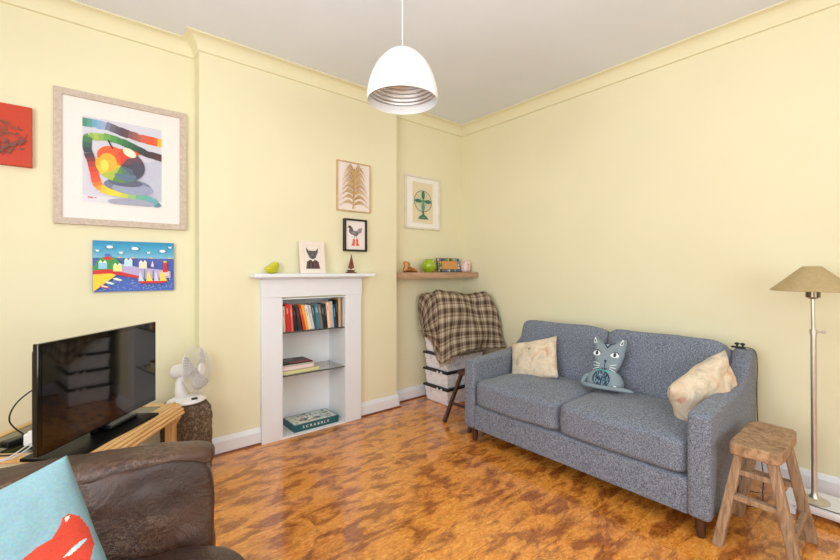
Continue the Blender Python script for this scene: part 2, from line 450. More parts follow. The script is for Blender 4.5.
# books: (label colour, spine colour, thickness, height, tilt deg, mark colour)
bk = [('cream paperback, first at the left end', (214, 196, 176), .021, .192, 2, (180, 90, 70)),
      ('bright red hardback with white base mark, second from left', (196, 32, 34), .036, .208, 3, (235, 220, 210)),
      ('salmon red book with a white band, third from left', (206, 92, 82), .020, .200, 4, (238, 228, 220)),
      ('black paperback beside the salmon red one', (26, 26, 30), .024, .180, 5, (150, 150, 150)),
      ('black and grey striped book left of the orange red one', (44, 40, 46), .026, .190, 8, (200, 60, 50)),
      ('orange red slim book leaning left of the yellow one', (208, 62, 34), .018, .196, 12, (240, 220, 180)),
      ('bright yellow orange book leaning left', (246, 168, 30), .020, .200, 13, (250, 230, 160)),
      ('white book right of the yellow one', (226, 220, 214), .028, .196, 12, (150, 140, 140)),
      ('off-white slim book left of the teal one', (204, 200, 192), .020, .192, 11, (90, 110, 120)),
      ('dark teal book right of the white pair', (34, 92, 106), .020, .198, 10, (220, 230, 230)),
      ('grey blue thick book with a small white emblem', (70, 116, 130), .034, .196, 8, (235, 240, 240)),
      ('grey and white book with a dark base', (112, 114, 112), .020, .194, 8, (230, 230, 226)),
      ('black book with white lettering marks near the middle', (30, 32, 32), .024, .190, 7, (220, 220, 214)),
      ('black slim book left of the pink and white one', (20, 22, 24), .016, .196, 7, (200, 200, 196)),
      ('pink and white book right of the black pair', (232, 208, 196), .022, .206, 5, (214, 110, 60)),
      ('cream and orange book beside the light blue one', (228, 174, 112), .020, .210, 5, (250, 240, 220)),
      ('light blue book right of the cream and orange one', (132, 184, 206), .014, .214, 5, (240, 250, 250)),
      ('deep blue book with white foot mark', (24, 66, 110), .020, .186, 4, (230, 236, 240)),
      ('black tall book second from the right end', (24, 24, 24), .018, .222, 3, (170, 160, 140)),
      ('tan tall book at the right end', (190, 160, 120), .024, .236, 1, (226, 206, 176))]
M['paper'] = plain('book page paper', (226, 216, 196), .9, c2=(206, 194, 172), scale=300, stretch=(1, .02, .02))
M['cover'] = colour_attr('book cover', .45, noise_amt=.25, scale=90)
x = -2.116; prev = bk[0][4]
for (lb, c, w, h, tilt, mk) in bk:
    h *= 1.04; w *= 1.0; mk = tuple(int(.55 * p + .45 * q) for p, q in zip(mk, c))
    if tilt > prev: x += h * (math.tan(R(tilt)) - math.tan(R(prev))) + .0006
    if x == -2.116: x += h * math.sin(R(tilt))
    b = thing('book', lb + ' of the upper glass shelf', 'book', (x, -.118, SH1 + .0006), (0, -R(tilt), 0), 'books on the upper glass shelf')
    d = .13
    mb = MB(); mb.box(0, w, 0, .003, 0, h, c).box(0, .002, .003, d, 0, h, c).box(w - .002, w, .003, d, 0, h, c)
    mb.build('cover', M['cover'], b)
    MB().box(.0022, w - .0022, .0032, d - .004, .003, h - .004).build('pages', M['paper'], b)
    mm = MB(); zz = h * .86
    L = h * random.uniform(.18, .4); mm.box(w * .34, w * .66, -.0004, .0002, zz - L, zz, mk)
    mm.build('spine_marking', M['cover'], b)
    x += w / math.cos(R(tilt)) + .0008; prev = tilt

# magazines on the lower glass shelf
mg = [('pale yellow-green large book at the bottom of the magazine pile', (216, 214, 158), .31, .235, .030, 1.0, (226, 226, 200)),
      ('pinkish white thick book in the middle of the magazine pile', (226, 210, 206), .26, .22, .034, 2.5, (238, 232, 230)),
      ('white magazine beneath the dark topmost one on the lower glass shelf', (232, 226, 220), .27, .21, .009, -3, (220, 120, 110)),
      ('dark photo-covered magazine with red strip on top of the pile', (58, 54, 52), .25, .20, .0095, 1, (198, 70, 62))]
z = SH2 + .0006; 
for lb, c, w, d, hh, rz, c2 in mg:
    b = thing('magazine' if hh < .01 else 'book', lb, 'magazine' if hh < .01 else 'book', (-2.112, -.118, z), (0, 0, R(0)), 'pile on the lower glass shelf')
    MB().box(0, w, 0, .002, 0, hh, c).box(0, w, 0, d, hh - .0015, hh, c).box(0, w, 0, d, 0, .0015, c).box(0, .002, .002, d, .0015, hh - .0015, c).build('cover', M['cover'], b)
    MB().box(.003, w - .003, .0025, d - .003, .0018, hh - .0018).build('pages', M['paper'], b)
    mm = MB()
    if hh < .01 and 'dark' in lb:
        for k in range(26):
            px = random.uniform(.02, w - .06); py = random.uniform(.05, d - .04); mm.box(px, px + random.uniform(.01, .05), py, py + random.uniform(.005, .03), hh + k * .00001, hh + .0003 + k * .00001, random.choice([(96, 88, 84), (30, 28, 28), (150, 142, 136), (74, 66, 62)]))
        mm.box(.07, w - .005, .006, .035, hh, hh + .0006, c2)
    else: mm.box(w * .15, w * .8, .01, .04, hh, hh + .0003, c2)
    mm.build('cover_print', M['cover'], b)
    z += hh + .001

# board game box
t = thing('board_game_box', 'teal board game box with white lettering on the niche base', 'game box', (-2.018, -.118, .0125), (0, 0, R(0)))
GW, GD, GH = .395, .235, .054
MB().box(.002, GW - .002, .002, GD - .002, 0, .02, (24, 70, 74)).build('box_base', M['gloss_art'], t)
MB().box(0, GW, 0, GD, .008, GH, (22, 92, 98)).build('box_lid', M['gloss_art'], t, bevel=.002)
mm = MB(); zt = GH
def tp(x0, x1, y0, y1, c, k=[0]):
    k[0] += 1; mm.box(x0, x1, y0, y1, zt + .0001, zt + .0003 + k[0] * .00004, c)
tp(.01, GW - .01, .018, GD - .01, (190, 200, 190)); tp(.02, .2, .03, .16, (226, 228, 222)); tp(.03, .06, .03, .07, (160, 186, 70))
random.seed(5)
for k in range(60):
    a = random.uniform(.015, GW - .06); b_ = random.uniform(.03, GD - .04)
    tp(a, a + random.uniform(.012, .05), b_, b_ + random.uniform(.01, .025), random.choice([(30, 74, 76), (228, 226, 214), (180, 150, 110), (60, 52, 50), (150, 170, 160), (206, 204, 190)]))
for k in range(10): tp(.05 + k * .032, .068 + k * .032, .022, .034, (232, 232, 226))
mm.build('lid_picture', M['gloss_art'], t)

def text_mesh(txt, size, name, mat, parent, M4, ext=.0006, sx=1.0):
    cu = bpy.data.curves.new(name, 'FONT'); cu.body = txt; cu.size = size; cu.extrude = ext; cu.align_x = 'CENTER'; cu.align_y = 'CENTER'
    cu.space_character = 1.75; cu.offset = size * .012
    ob = bpy.data.objects.new('tmp', cu); COL.objects.link(ob)
    dg = bpy.context.evaluated_depsgraph_get(); me = bpy.data.meshes.new_from_object(ob.evaluated_get(dg)); me.name = name
    bpy.data.objects.remove(ob); me.transform(M4)
    o = bpy.data.objects.new(name, me); COL.objects.link(o); me.materials.clear(); me.materials.append(mat); o.parent = parent; return o
M['lettering'] = plain('white lettering', (240, 240, 236), .5)
text_mesh('SCRABBLE', .028, 'lettering', M['lettering'], t, Matrix.Translation((GW / 2 - .01, -.0004, .03)) @ Matrix.Rotation(PI / 2, 4, 'X') @ Matrix.Diagonal((1.15, 1, 1, 1)))

# ------------------------------------------------------------------ pictures
M['frame_taupe'] = wood('pale taupe wood', (178, 162, 146), (204, 190, 176), 5, (10, 1, 10), .55, .05)
M['frame_oak'] = wood('thin pale oak', (188, 150, 104), (214, 180, 134), 8, (4, 4, 1), .5, .05)
M['frame_black'] = plain('black frame', (28, 24, 22), .4)
M['frame_white'] = plain('white frame', (226, 218, 204), .45)
M['frame_brown'] = wood('brown frame', (150, 108, 70), (176, 134, 92), 8, (4, 4, 1), .5, .05)
def picture_frame(name, label, x0, x1, z0, z1, y, fw, depth, fmat, mount_c, cat='picture', group='framed pictures on the walls'):
    w, h = x1 - x0, z1 - z0
    t = thing(name, label, cat, ((x0 + x1) / 2, y, (z0 + z1) / 2), group=group)
    a, b_ = w / 2, h / 2; mb = MB()
    mb.box(-a, a, -depth, 0, b_ - fw, b_).box(-a, a, -depth, 0, -b_, -b_ + fw).box(-a, -a + fw, -depth, 0, -b_ + fw, b_ - fw).box(a - fw, a, -depth, 0, -b_ + fw, b_ - fw)
    mb.build('frame', fmat, t, bevel=.0015, seg=2)
    MB().box(-a + fw, a - fw, -depth * .6, -.001, -b_ + fw, b_ - fw, mount_c).build('mount', M['art'], t)
    return t, depth * .6

# apple print
t, dd = picture_frame('framed_print', 'large print of a rainbow apple in a wide taupe frame', -3.443, -2.75, 1.586, 2.403, LY, .038, .03, M['frame_taupe'], (233, 226, 222))
A = Art(.415, .53)
A.rect(0, 0, 1, 1, (205, 205, 218)); A.poly([(.3, .0), (1, 0), (1, .6), (.75, .55), (.5, .3)], (186, 190, 208)); A.rect(0, 0, 1, .08, (216, 214, 224))
def band(pts, wd, cols):
    n = len(cols); tot = len(pts) - 1
    def at(u):
        u *= tot; i = min(int(u), tot - 1); f = u - i
        return (pts[i][0] * (1 - f) + pts[i + 1][0] * f, pts[i][1] * (1 - f) + pts[i + 1][1] * f)
    random.seed(3)
    for k, c in enumerate(cols):
        p, q = at(k / n), at((k + 1.08) / n); jit = random.uniform(-.006, .006)
        A.line([(p[0], p[1] + jit), (q[0], q[1] + jit)], wd * random.uniform(.93, 1.07), c)
band([(0, .93), (.25, .93), (.5, .88), (.75, .84), (1, .83)], .1, [(74, 140, 120), (90, 156, 140), (110, 160, 190), (130, 170, 205), (150, 170, 200), (120, 125, 150), (104, 100, 112), (90, 84, 92), (84, 70, 80), (96, 66, 74), (130, 84, 88), (150, 90, 84), (176, 92, 78), (200, 96, 70), (216, 90, 56), (226, 84, 46), (230, 100, 40), (240, 180, 50)])
band([(.04, .74), (.1, .775), (.25, .79), (.45, .77), (.62, .72), (.8, .66), (1, .635)], .085, [(84, 142, 70), (110, 160, 70), (150, 180, 80), (166, 188, 84), (140, 178, 84), (110, 164, 76), (84, 148, 70), (66, 132, 70), (56, 118, 70), (50, 100, 68), (48, 82, 66), (54, 66, 62), (62, 54, 62), (74, 50, 60), (84, 54, 58)])
band([(.06, .76), (.05, .62), (.1, .5), (.13, .38), (.16, .24), (.22, .16), (.4, .13), (.6, .12), (.85, .09), (.98, .0)], .085, [(70, 120, 80), (60, 96, 84), (60, 72, 80), (84, 60, 66), (130, 58, 56), (176, 62, 50), (210, 66, 44), (226, 76, 44), (230, 90, 44), (236, 120, 44), (240, 160, 46), (244, 196, 50), (240, 210, 56), (226, 214, 70), (200, 206, 80), (150, 190, 120), (110, 176, 150), (100, 170, 170), (110, 165, 180), (90, 140, 150)])
A.ell(.55, .235, .3, .085, (116, 124, 150)); A.ell(.62, .2, .27, .07, (150, 158, 184)); A.ell(.6, .03, .3, .05, (160, 162, 184)); A.ell(.52, .27, .22, .05, (92, 98, 120))
cx, cy, rx, ry = .46, .47, .31, .205
sect = [(20, 60, (100, 70, 80)), (-15, 20, (70, 68, 82)), (-50, -15, (88, 96, 120)), (-80, -50, (84, 120, 110)), (-110, -80, (90, 140, 70)), (-140, -110, (170, 190, 70)), (-170, -140, (236, 196, 50)), (-200, -170, (244, 170, 40)), (-235, -200, (236, 120, 40)), (-270, -235, (226, 84, 40)), (-300, -270, (214, 64, 40))]
for a0, a1, c in sect: A.ell(cx, cy, rx, ry, c, a0, a1, 8)
A.ell(cx - .12, cy + .1, .17, .12, (232, 92, 38), 20, 200); A.ell(cx + .12, cy + .1, .17, .11, (216, 70, 42), 40, 170); A.ell(cx - .16, cy + .02, .11, .11, (246, 176, 50)); A.ell(cx - .2, cy - .02, .05, .07, (250, 214, 90))
A.ell(cx + .15, cy - .03, .15, .1, (74, 72, 90), -80, 90); A.ell(cx + .06, cy - .1, .14, .08, (96, 116, 140), 180, 360)
A.ell(.57, .64, .09, .05, (216, 226, 190), rot=-20); A.ell(.58, .635, .05, .03, (240, 236, 210), rot=-20)
A.line([(.36, .66), (.3, .76)], .014, (40, 34, 40)); A.line([(.06, .055), (.12, .055)], .012, (206, 40, 50)); A.line([(.14, .055), (.16, .055)], .008, (206, 40, 50))
o = A.build('artwork', M['art'], t); o.location = (-.006, -dd - .0003, .0)

# red canvas
t = thing('canvas_painting', 'orange red canvas with a grey brown scribble at the left edge', 'picture', (-3.76, LY, 2.07), group='unframed canvases')
MB().box(-.226, .226, -.035, 0, -.172, .172, (192, 54, 14)).build('canvas', M['art'], t, bevel=.002)
A = Art(.45, .34); random.seed(11)
A.rect(0, 0, 1, 1, (192, 54, 14))
for k in range(70):
    a = random.uniform(0, 6.28); r0 = random.uniform(0, .12); cx0 = random.gauss(.66, .10); cy0 = random.gauss(.52, .18)
    A.line([(cx0, cy0), (cx0 + .12 * math.cos(a), cy0 + .08 * math.sin(a))], .012, random.choice([(120, 66, 46), (128, 74, 54), (150, 60, 34), (104, 70, 56)]))
for k in range(60):
    cx0 = random.uniform(.6, .93); cy0 = .22 + (cx0 - .6) * .55 + random.gauss(0, .05)
    A.ell(cx0, cy0, .018, .02, random.choice([(112, 72, 58), (96, 70, 62), (132, 66, 48)]), n=7)
o = A.build('artwork', M['art'], t); o.location = (0, -.0353, 0)

# seaside canvas
t = thing('canvas_painting', 'small bright seaside canvas of boats, gulls and a red lighthouse', 'picture', (-3.042, LY, 1.33), group='unframed canvases')
MB().box(-.219, .219, -.022, 0, -.162, .162, (60, 110, 170)).build('canvas', M['art'], t, bevel=.001)
A = Art(.436, .322)
for k in range(10):
    u = k / 9; A.rect(0, .66 + .034 * k, 1, .66 + .034 * (k + 1), (int(120 - 90 * u), int(186 - 46 * u), int(216 - 30 * u)))
A.rect(0, .55, 1, .665, (78, 96, 176)); A.rect(0, 0, 1, .56, (72, 104, 190))
random.seed(2)
A.rect(.4, .3, 1, .56, (70, 96, 184))
for k in range(150):
    x_ = random.uniform(.08, .98); y_ = random.uniform(.02, .3); 
    A.ell(x_, y_, .006, .006, (190, 210, 240), n=5)
A.ell(.17, .5, .15, .19, (60, 150, 70), 0, 180); A.rect(.0, .42, .32, .51, (60, 150, 70)); A.poly([(.1, .65), (.17, .7), (.23, .65), (.17, .62)], (210, 40, 40)); A.ell(.16, .72, .03, .03, (70, 110, 190))
A.poly([(.3, .56), (.55, .48), (.9, .42), (.95, .4), (.95, .26), (.6, .24), (.4, .3), (.26, .4)], (184, 170, 214))
A.poly([(0, .42), (.2, .44), (.4, .36), (.6, .28), (.6, .24), (.4, .29), (.2, .36), (0, .34)], (206, 40, 44)); A.poly([(0, .34), (.2, .36), (.27, .33), (.1, .12), (0, 0)], (246, 206, 52))
for x_, y_, c in ((.06, .45, (150, 200, 232)), (.23, .4, (238, 234, 140)), (.36, .5, (190, 226, 240)), (.54, .46, (238, 226, 190))):
    A.rect(x_, y_, x_ + .1, y_ + .12, c); A.poly([(x_, y_ + .12), (x_ + .025, y_ + .17), (x_ + .05, y_ + .12)], (244, 244, 220)); A.poly([(x_ + .05, y_ + .12), (x_ + .075, y_ + .17), (x_ + .1, y_ + .12)], (244, 244, 220))
A.rect(.85, .4, .9, .58, (210, 36, 40)); A.poly([(.83, .34), (.92, .34), (.9, .46), (.85, .46)], (210, 36, 40)); A.ell(.875, .6, .025, .02, (240, 200, 60)); A.rect(.8, .3, .93, .38, (232, 206, 200))
A.poly([(.52, .2), (.9, .2), (.86, .155), (.56, .155)], (206, 40, 44))
for x0, x1, c in ((.53, .6, (196, 216, 240)), (.63, .71, (244, 220, 110)), (.73, .79, (214, 214, 240)), (.8, .9, (244, 214, 90))):
    A.poly([(x0, .2), (x1, .2), ((x0 * .6 + x1 * .4), .42)], c); A.poly([(x0 + .01, .2), (x0 + .01, .38), (x1 + .01, .2)], c)
A.line([(.61, .2), (.61, .44)], .012, (40, 120, 90)); A.line([(.72, .2), (.72, .42)], .012, (40, 120, 90))
for x_, y_, c in ((.28, .24, (226, 236, 200)), (.19, .17, (150, 220, 210)), (.13, .1, (226, 70, 60))): A.ell(x_, y_, .06, .022, c, rot=-22); A.ell(x_, y_ + .006, .045, .012, (240, 240, 240), rot=-22)
A.poly([(.69, .5), (.73, .5), (.71, .62)], (250, 220, 226)); A.line([(.69, .49), (.73, .49)], .01, (220, 60, 60))
for x_, y_, s_ in ((.05, .8, .6), (.19, .88, 1.1), (.32, .77, .7), (.49, .86, 1.2), (.66, .78, .6), (.84, .82, 1.1), (.94, .9, .6)):
    A.ell(x_, y_, .035 * s_, .025 * s_, (240, 240, 246)); A.poly([(x_ - .05 * s_, y_ + .06 * s_), (x_, y_ + .01), (x_ + .02 * s_, y_ - .02)], (248, 248, 250)); A.poly([(x_ + .05 * s_, y_ + .06 * s_), (x_ + .01, y_ + .02), (x_ - .02 * s_, y_ - .02)], (232, 236, 244)); A.ell(x_ - .045 * s_, y_ - .01, .008, .008, (60, 60, 80), n=6)
for x_ in (.3, .47, .69, .93): A.ell(x_, .675, .022, .012, (240, 190, 70), n=8)
o = A.build('artwork', M['art'], t); o.location = (0, -.0223, 0)

# palm leaf print
t, dd = picture_frame('framed_print', 'golden palm leaf print in a thin pale oak frame', -1.642, -1.306, 1.82, 2.253, BY, .010, .022, M['frame_oak'], (228, 220, 214))
A = Art(.32, .4); random.seed(4)
A.rect(0, 0, 1, 1, (230, 221, 214))
cg = [(196, 160, 104), (176, 138, 84), (208, 178, 128)]
A.line([(.47, .02), (.49, .5), (.5, .9)], .03, cg[1]); A.line([(.53, .02), (.51, .5), (.5, .85)], .02, cg[0])
for lv in range(7):
    for sd in (-1, 1):
        y0 = .09 + lv * .105; L = .42 - .02 * lv; up = .1 + .02 * lv
        for q in range(7):
            f = q / 6; pts = []
            ll = L * 1.2 * (.6 + .4 * f) * random.uniform(.85, 1.05)
            for s_ in range(7):
                u = s_ / 6; pts.append((.5 + sd * ll * u ** .9, y0 + up * math.sin(u * 2.4 + .2) * (1.25 - .5 * f) - .09 * f * u * u - .0 * u))
            A.line(pts, .015, random.choice(cg), taper=True)
for q in range(7): A.line([(.5, .8), (.5 + (q - 3) * .05, .9), (.5 + (q - 3) * .1, .95)], .014, cg[q % 3], taper=True)
o = A.build('artwork', M['art'], t); o.location = (0, -dd - .0003, 0)

# bird print in black frame
t, dd = picture_frame('framed_print', 'small print of a bird in orange boots in a black frame', -1.578, -1.352, 1.472, 1.755, BY, .016, .036, M['frame_black'], (232, 224, 220))
A = Art(.19, .24)
A.rect(0, 0, 1, 1, (232, 225, 222))
A.ell(.36, .66, .2, .14, (92, 84, 96), 180, 360); A.poly([(.16, .66), (.22, .84), (.34, .78), (.4, .66)], (104, 92, 100)); A.poly([(.5, .66), (.62, .52), (.8, .62), (.86, .8), (.7, .76), (.6, .68)], (168, 158, 164)); A.ell(.5, .56, .16, .09, (120, 112, 120))
A.ell(.2, .8, .07, .05, (70, 64, 74)); A.poly([(.13, .8), (.06, .77), (.14, .76)], (60, 50, 50))
for k in range(5): A.line([(.6 + .05 * k, .58), (.66 + .045 * k, .76)], .012, (110, 100, 110)); A.line([(.28 + .05 * k, .56), (.26 + .05 * k, .64)], .012, (190, 180, 186))
A.line([(.48, .48), (.42, .36)], .014, (70, 60, 70)); A.line([(.55, .48), (.58, .36)], .014, (70, 60, 70))
A.poly([(.34, .16), (.46, .16), (.47, .36), (.36, .36)], (232, 84, 56)); A.poly([(.28, .12), (.46, .12), (.46, .19), (.34, .2)], (226, 74, 48)); A.poly([(.54, .16), (.64, .16), (.64, .36), (.53, .36)], (232, 84, 56)); A.poly([(.54, .12), (.72, .12), (.66, .2), (.54, .19)], (226, 74, 48))
o = A.build('artwork', M['art'], t); o.location = (0, -dd - .0003, 0)

# desk fan print
t, dd = picture_frame('framed_print', 'green desk fan print in a white frame in the right alcove', -.832, -.357, 1.732, 2.278, 0, .02, .025, M['frame_white'], (238, 234, 228))
A = Art(.275, .42)
A.rect(0, 0, 1, 1, (224, 212, 182))
g1, g2 = (60, 120, 96), (96, 150, 126)
for k in range(40):
    a = 2 * PI * k / 40; b_ = 2 * PI * (k + 1) / 40
    A.line([(.5 + .42 * math.cos(a), .54 + .26 * math.sin(a)), (.5 + .42 * math.cos(b_), .54 + .26 * math.sin(b_))], .016, g1)
for k in range(20):
    a = 2 * PI * k / 20; A.line([(.5, .54), (.5 + .41 * math.cos(a), .54 + .25 * math.sin(a))], .007, (140, 176, 154))
for k in range(4):
    a = k * 90; A.ell(.5 + .24 * math.cos(R(a)), .54 + .15 * math.sin(R(a)), .17 if k % 2 == 0 else .075, .045 if k % 2 == 0 else .105, g1 if k != 3 else g2)
A.ell(.5, .54, .07, .045, g2); A.rect(.46, .2, .54, .3, g1); A.poly([(.24, .1), (.76, .1), (.66, .17), (.56, .21), (.44, .21), (.34, .17)], g1); A.ell(.5, .14, .08, .02, g2)
o = A.build('artwork', M['art'], t); o.location = (0, -dd - .0003, .0)

# ------------------------------------------------------------------ mantel ornaments
M['lime'] = plain('glossy lime ceramic', (196, 196, 20), .12, coat=.6, c2=(188, 190, 18))
MZ = 1.2805
t = thing('bird_ornament', 'glossy yellow green ceramic bird at the left end of mantel', 'ornament', (-2.207, -.17, MZ), (0, 0, R(25)))
bp = smooth_poly([(-.066, .028), (-.05, .008), (-.02, 0), (.02, .001), (.042, .016), (.046, .042), (.05, .062), (.046, .082), (.028, .092), (.008, .086), (-.018, .07), (-.045, .056), (-.066, .044)], 4)
outline_puff(MB(), bp, .07, 0, ex=3).build('body', M['lime'], t, smooth=0)
MB().tube([(.044, 0, .074), (.056, 0, .070), (.070, 0, .060)], [.009, .006, .001], 8).build('beak', plain('orange beak', (190, 150, 40), .3), t, smooth=40)
MB().ball((.030, -.026, .074), .003, 8).build('eye', M['black'], t, smooth=0)

t = thing('print_card', 'small card of a fox in a plaid jacket leaning on mantel', 'picture', (-1.885, -.185, MZ + .0008), (R(-8.5), 0, 0))
MB().box(-.108, .108, 0, .004, 0, .262, (230, 220, 208)).build('card', M['art'], t)
A = Art(.216, .262); A.rect(.02, .02, .98, .98, (230, 220, 208)); A.rect(.16, .1, .84, .88, (222, 214, 204)); A.rect(.18, .12, .82, .86, (228, 220, 210))
A.poly([(.27, .36), (.4, .42), (.6, .42), (.73, .36), (.78, .14), (.22, .14)], (84, 66, 66)); 
for k in range(7): A.line([(.27 + .075 * k, .15), (.3 + .065 * k, .38)], .02, (60, 46, 50) if k % 2 else (140, 82, 76))
for k in range(4): A.line([(.25, .18 + .055 * k), (.75, .18 + .055 * k)], .009, (54, 48, 50))
A.poly([(.44, .42), (.56, .42), (.53, .2), (.47, .2)], (52, 56, 48)); A.poly([(.42, .44), (.5, .36), (.58, .44)], (236, 232, 228))
A.poly([(.26, .8), (.33, .7), (.67, .7), (.74, .8), (.72, .66), (.62, .48), (.5, .43), (.38, .48), (.28, .66)], (100, 92, 94)); A.poly([(.26, .8), (.36, .69), (.3, .66)], (56, 50, 54)); A.poly([(.74, .8), (.64, .69), (.7, .66)], (56, 50, 54))
A.poly([(.38, .72), (.5, .66), (.62, .72), (.56, .64), (.44, .64)], (70, 64, 68)); A.ell(.42, .6, .03, .018, (30, 28, 30)); A.ell(.58, .6, .03, .018, (30, 28, 30)); A.poly([(.46, .52), (.54, .52), (.5, .46)], (40, 36, 40))
o = A.build('artwork', M['art'], t); o.location = (0, -.0003, .131)

M['carved'] = wood('dark carved wood', (70, 38, 26), (124, 74, 50), 18, (3, 3, 1), .4)
t = thing('boat_ornament', 'tiny dark wooden sailing boat near the right end of mantel', 'ornament', (-1.534, -.17, MZ)); t.scale = (1.2, 1.2, 1.12)
mb = MB(); mb.box(-.034, .034, -.018, .018, 0, .01); mb.prism([(-.032, .026), (.032, .026), (.022, .0102), (-.022, .0102)], lambda a, b_: (a, -.009, b_), lambda a, b_: (a, .009, b_)); mb.build('hull', M['carved'], t, bevel=.002)
MB().tube([(0, 0, .026), (0, 0, .15)], [.0028, .0016], 8).build('mast', M['carved'], t)
mb = MB(); mb.prism([(.003, .034), (.026, .04), (.004, .14)], lambda a, b_: (a, -.003, b_), lambda a, b_: (a, .003, b_)); mb.prism([(-.003, .034), (-.022, .04), (-.003, .115)], lambda a, b_: (a, -.003, b_), lambda a, b_: (a, .003, b_)); mb.build('sail', plain('reddish wooden sail', (122, 66, 44), .4), t)

# ------------------------------------------------------------------ alcove shelf
M['oak'] = wood('light oak veneer', (160, 124, 98), (190, 154, 126), 5, (1, 10, 10), .5, .04)
SZ = 1.286
o = MB().box(-.984, -.004, -.252, -.001, SZ - .056, SZ).build('floating_shelf', M['oak'], bevel=.002)
tag(o, 'thick floating oak shelf across the right alcove', 'shelf')
M['boot'] = plain('amber glazed ceramic', (196, 132, 52), .15, coat=.5, c2=(120, 62, 24), scale=30)
t = thing('boot_ornament', 'amber brown ceramic boot at the left end of alcove shelf', 'ornament', (-.868, -.16, SZ + .0005), (0, 0, R(-10)))
bp = smooth_poly([(-.078, .008), (-.084, .03), (-.076, .06), (-.082, .098), (-.07, .106), (-.04, .106), (-.022, .1), (-.02, .07), (-.004, .05), (.03, .04), (.062, .026), (.074, .012), (.06, .006), (0, .006)], 4)
outline_puff(MB(), bp, .056, 0, ex=4).build('boot_body', M['boot'], t, smooth=0)
MB().prism([(-.08, -.024), (.02, -.028), (.06, -.022), (.073, 0), (.06, .022), (.02, .028), (-.08, .024)], lambda a, b_: (a, b_, 0), lambda a, b_: (a, b_, .0085)).build('sole', plain('dark brown sole', (84, 36, 22), .3), t, bevel=.002)
M['green_vase'] = plain('glossy green ceramic', (150, 180, 22), .1, coat=.7, c2=(142, 174, 20))
t = thing('round_vase', 'round lime green vase on the alcove shelf', 'vase', (-.612, -.13, SZ + .0005))
prof = [(.001, 0), (.045, 0)] + [(.076 * math.sin(R(a)) if a < 150 else .038, .066 - .066 * math.cos(R(a)) * 1.0) for a in range(38, 151, 8)] + [(.042, .134), (.039, .136), (.033, .128), (.03, .11)]
MB().lathe(prof, 40, cap=False).build('vase_body', M['green_vase'], t, smooth=0)
t = thing('mosaic_frame', 'small photo frame edged in coloured mosaic on alcove shelf', 'picture frame', (-.322, -.13, SZ + .001), (R(-9), 0, R(-4)))
MB().box(-.155, .155, 0, .012, 0, .15, (84, 78, 74)).build('backing', M['art'], t, bevel=.001)
random.seed(21); mb = MB(); pal = [(70, 110, 150), (206, 210, 212), (180, 190, 60), (60, 60, 66), (190, 130, 80), (110, 150, 160), (120, 160, 90), (226, 190, 180), (90, 130, 170)]
nx, nz = 11, 5
for i in range(nx):
    for j in range(nz):
        if 2 <= i < nx - 1 and 1 <= j < nz - 1: continue
        a = -.152 + i * .0277; b_ = .003 + j * .029
        mb.ball((a + .0135, 0, b_ + .0145), (.0125, .005, .0135), 10, random.choice(pal))
mb.build('mosaic_border', M['gloss_art'], t, smooth=0)
MB().box(-.094, .122, -.0015, 0, .033, .119, (206, 148, 84)).build('photograph', M['art'], t)
M['pale_ceramic'] = plain('pale mottled ceramic', (232, 216, 210), .35, c2=(206, 176, 174), scale=45)
t = thing('owl_ornament', 'pale pink and white ceramic owl at the right end of shelf', 'ornament', (-.072, -.12, SZ + .0005)); t.scale = (1.12, 1.12, 1.1)
MB().lathe([(.001, 0), (.038, 0), (.05, .012), (.055, .04), (.055, .075), (.049, .1), (.034, .122), (.014, .131), (.001, .132)], 32, cap=False).build('owl_body', M['pale_ceramic'], t, smooth=0)
M['eye_white'] = plain('white eye disc', (240, 236, 232), .4)
for sx in (-1, 1): MB().lathe([(.001, .003), (.013, .002), (.015, 0)], 16, M=Matrix.Translation((sx * .018 - .015, -.048, .092)) @ Matrix.Rotation(PI / 2, 4, 'X')).build('eye', M['eye_white'], t, smooth=40)
MB().lathe([(.006, 0), (.001, .014)], 8, M=Matrix.Translation((-.015, -.05, .078)) @ Matrix.Rotation(PI / 2, 4, 'X')).build('beak', M['boot'], t)

# ------------------------------------------------------------------ storage boxes, blanket
def clear_plastic():
    m, nt, b = new_mat('cloudy white plastic'); b.inputs['Roughness'].default_value = .22
    n = N(nt, 'ShaderNodeTexNoise', Scale=7, Detail=4, Distortion=1.5); nt.links.new(coords(nt, (1, 1, 2.4)), n.inputs['Vector'])
    r = ramp(nt, [(.28, lin((190, 194, 212))), (.42, lin((232, 234, 246))), (.6, lin((248, 249, 255))), (.74, lin((216, 220, 236)))], n.outputs['Fac'])
    nt.links.new(r.outputs[0], b.inputs['Base Color']); return m
M['clear'] = clear_plastic()
M['linen'] = plain('folded pale linen', (226, 228, 236), .9, c2=(176, 180, 196), scale=7, bump=.5, dist=.03, stretch=(1, 1, 3))
M['linen2'] = plain('folded lilac linen', (196, 192, 214), .9, c2=(226, 224, 234), scale=8, bump=.5, dist=.03, stretch=(1, 1, 3))
lids = [.168, .33, .492, .655, .83, 1.0]
prevz = 0
names = ['lowest of the stack', 'second from the floor', 'third from the floor', 'fourth from the floor, at the blanket edge', 'second from the top under the blanket', 'topmost under the plaid blanket']
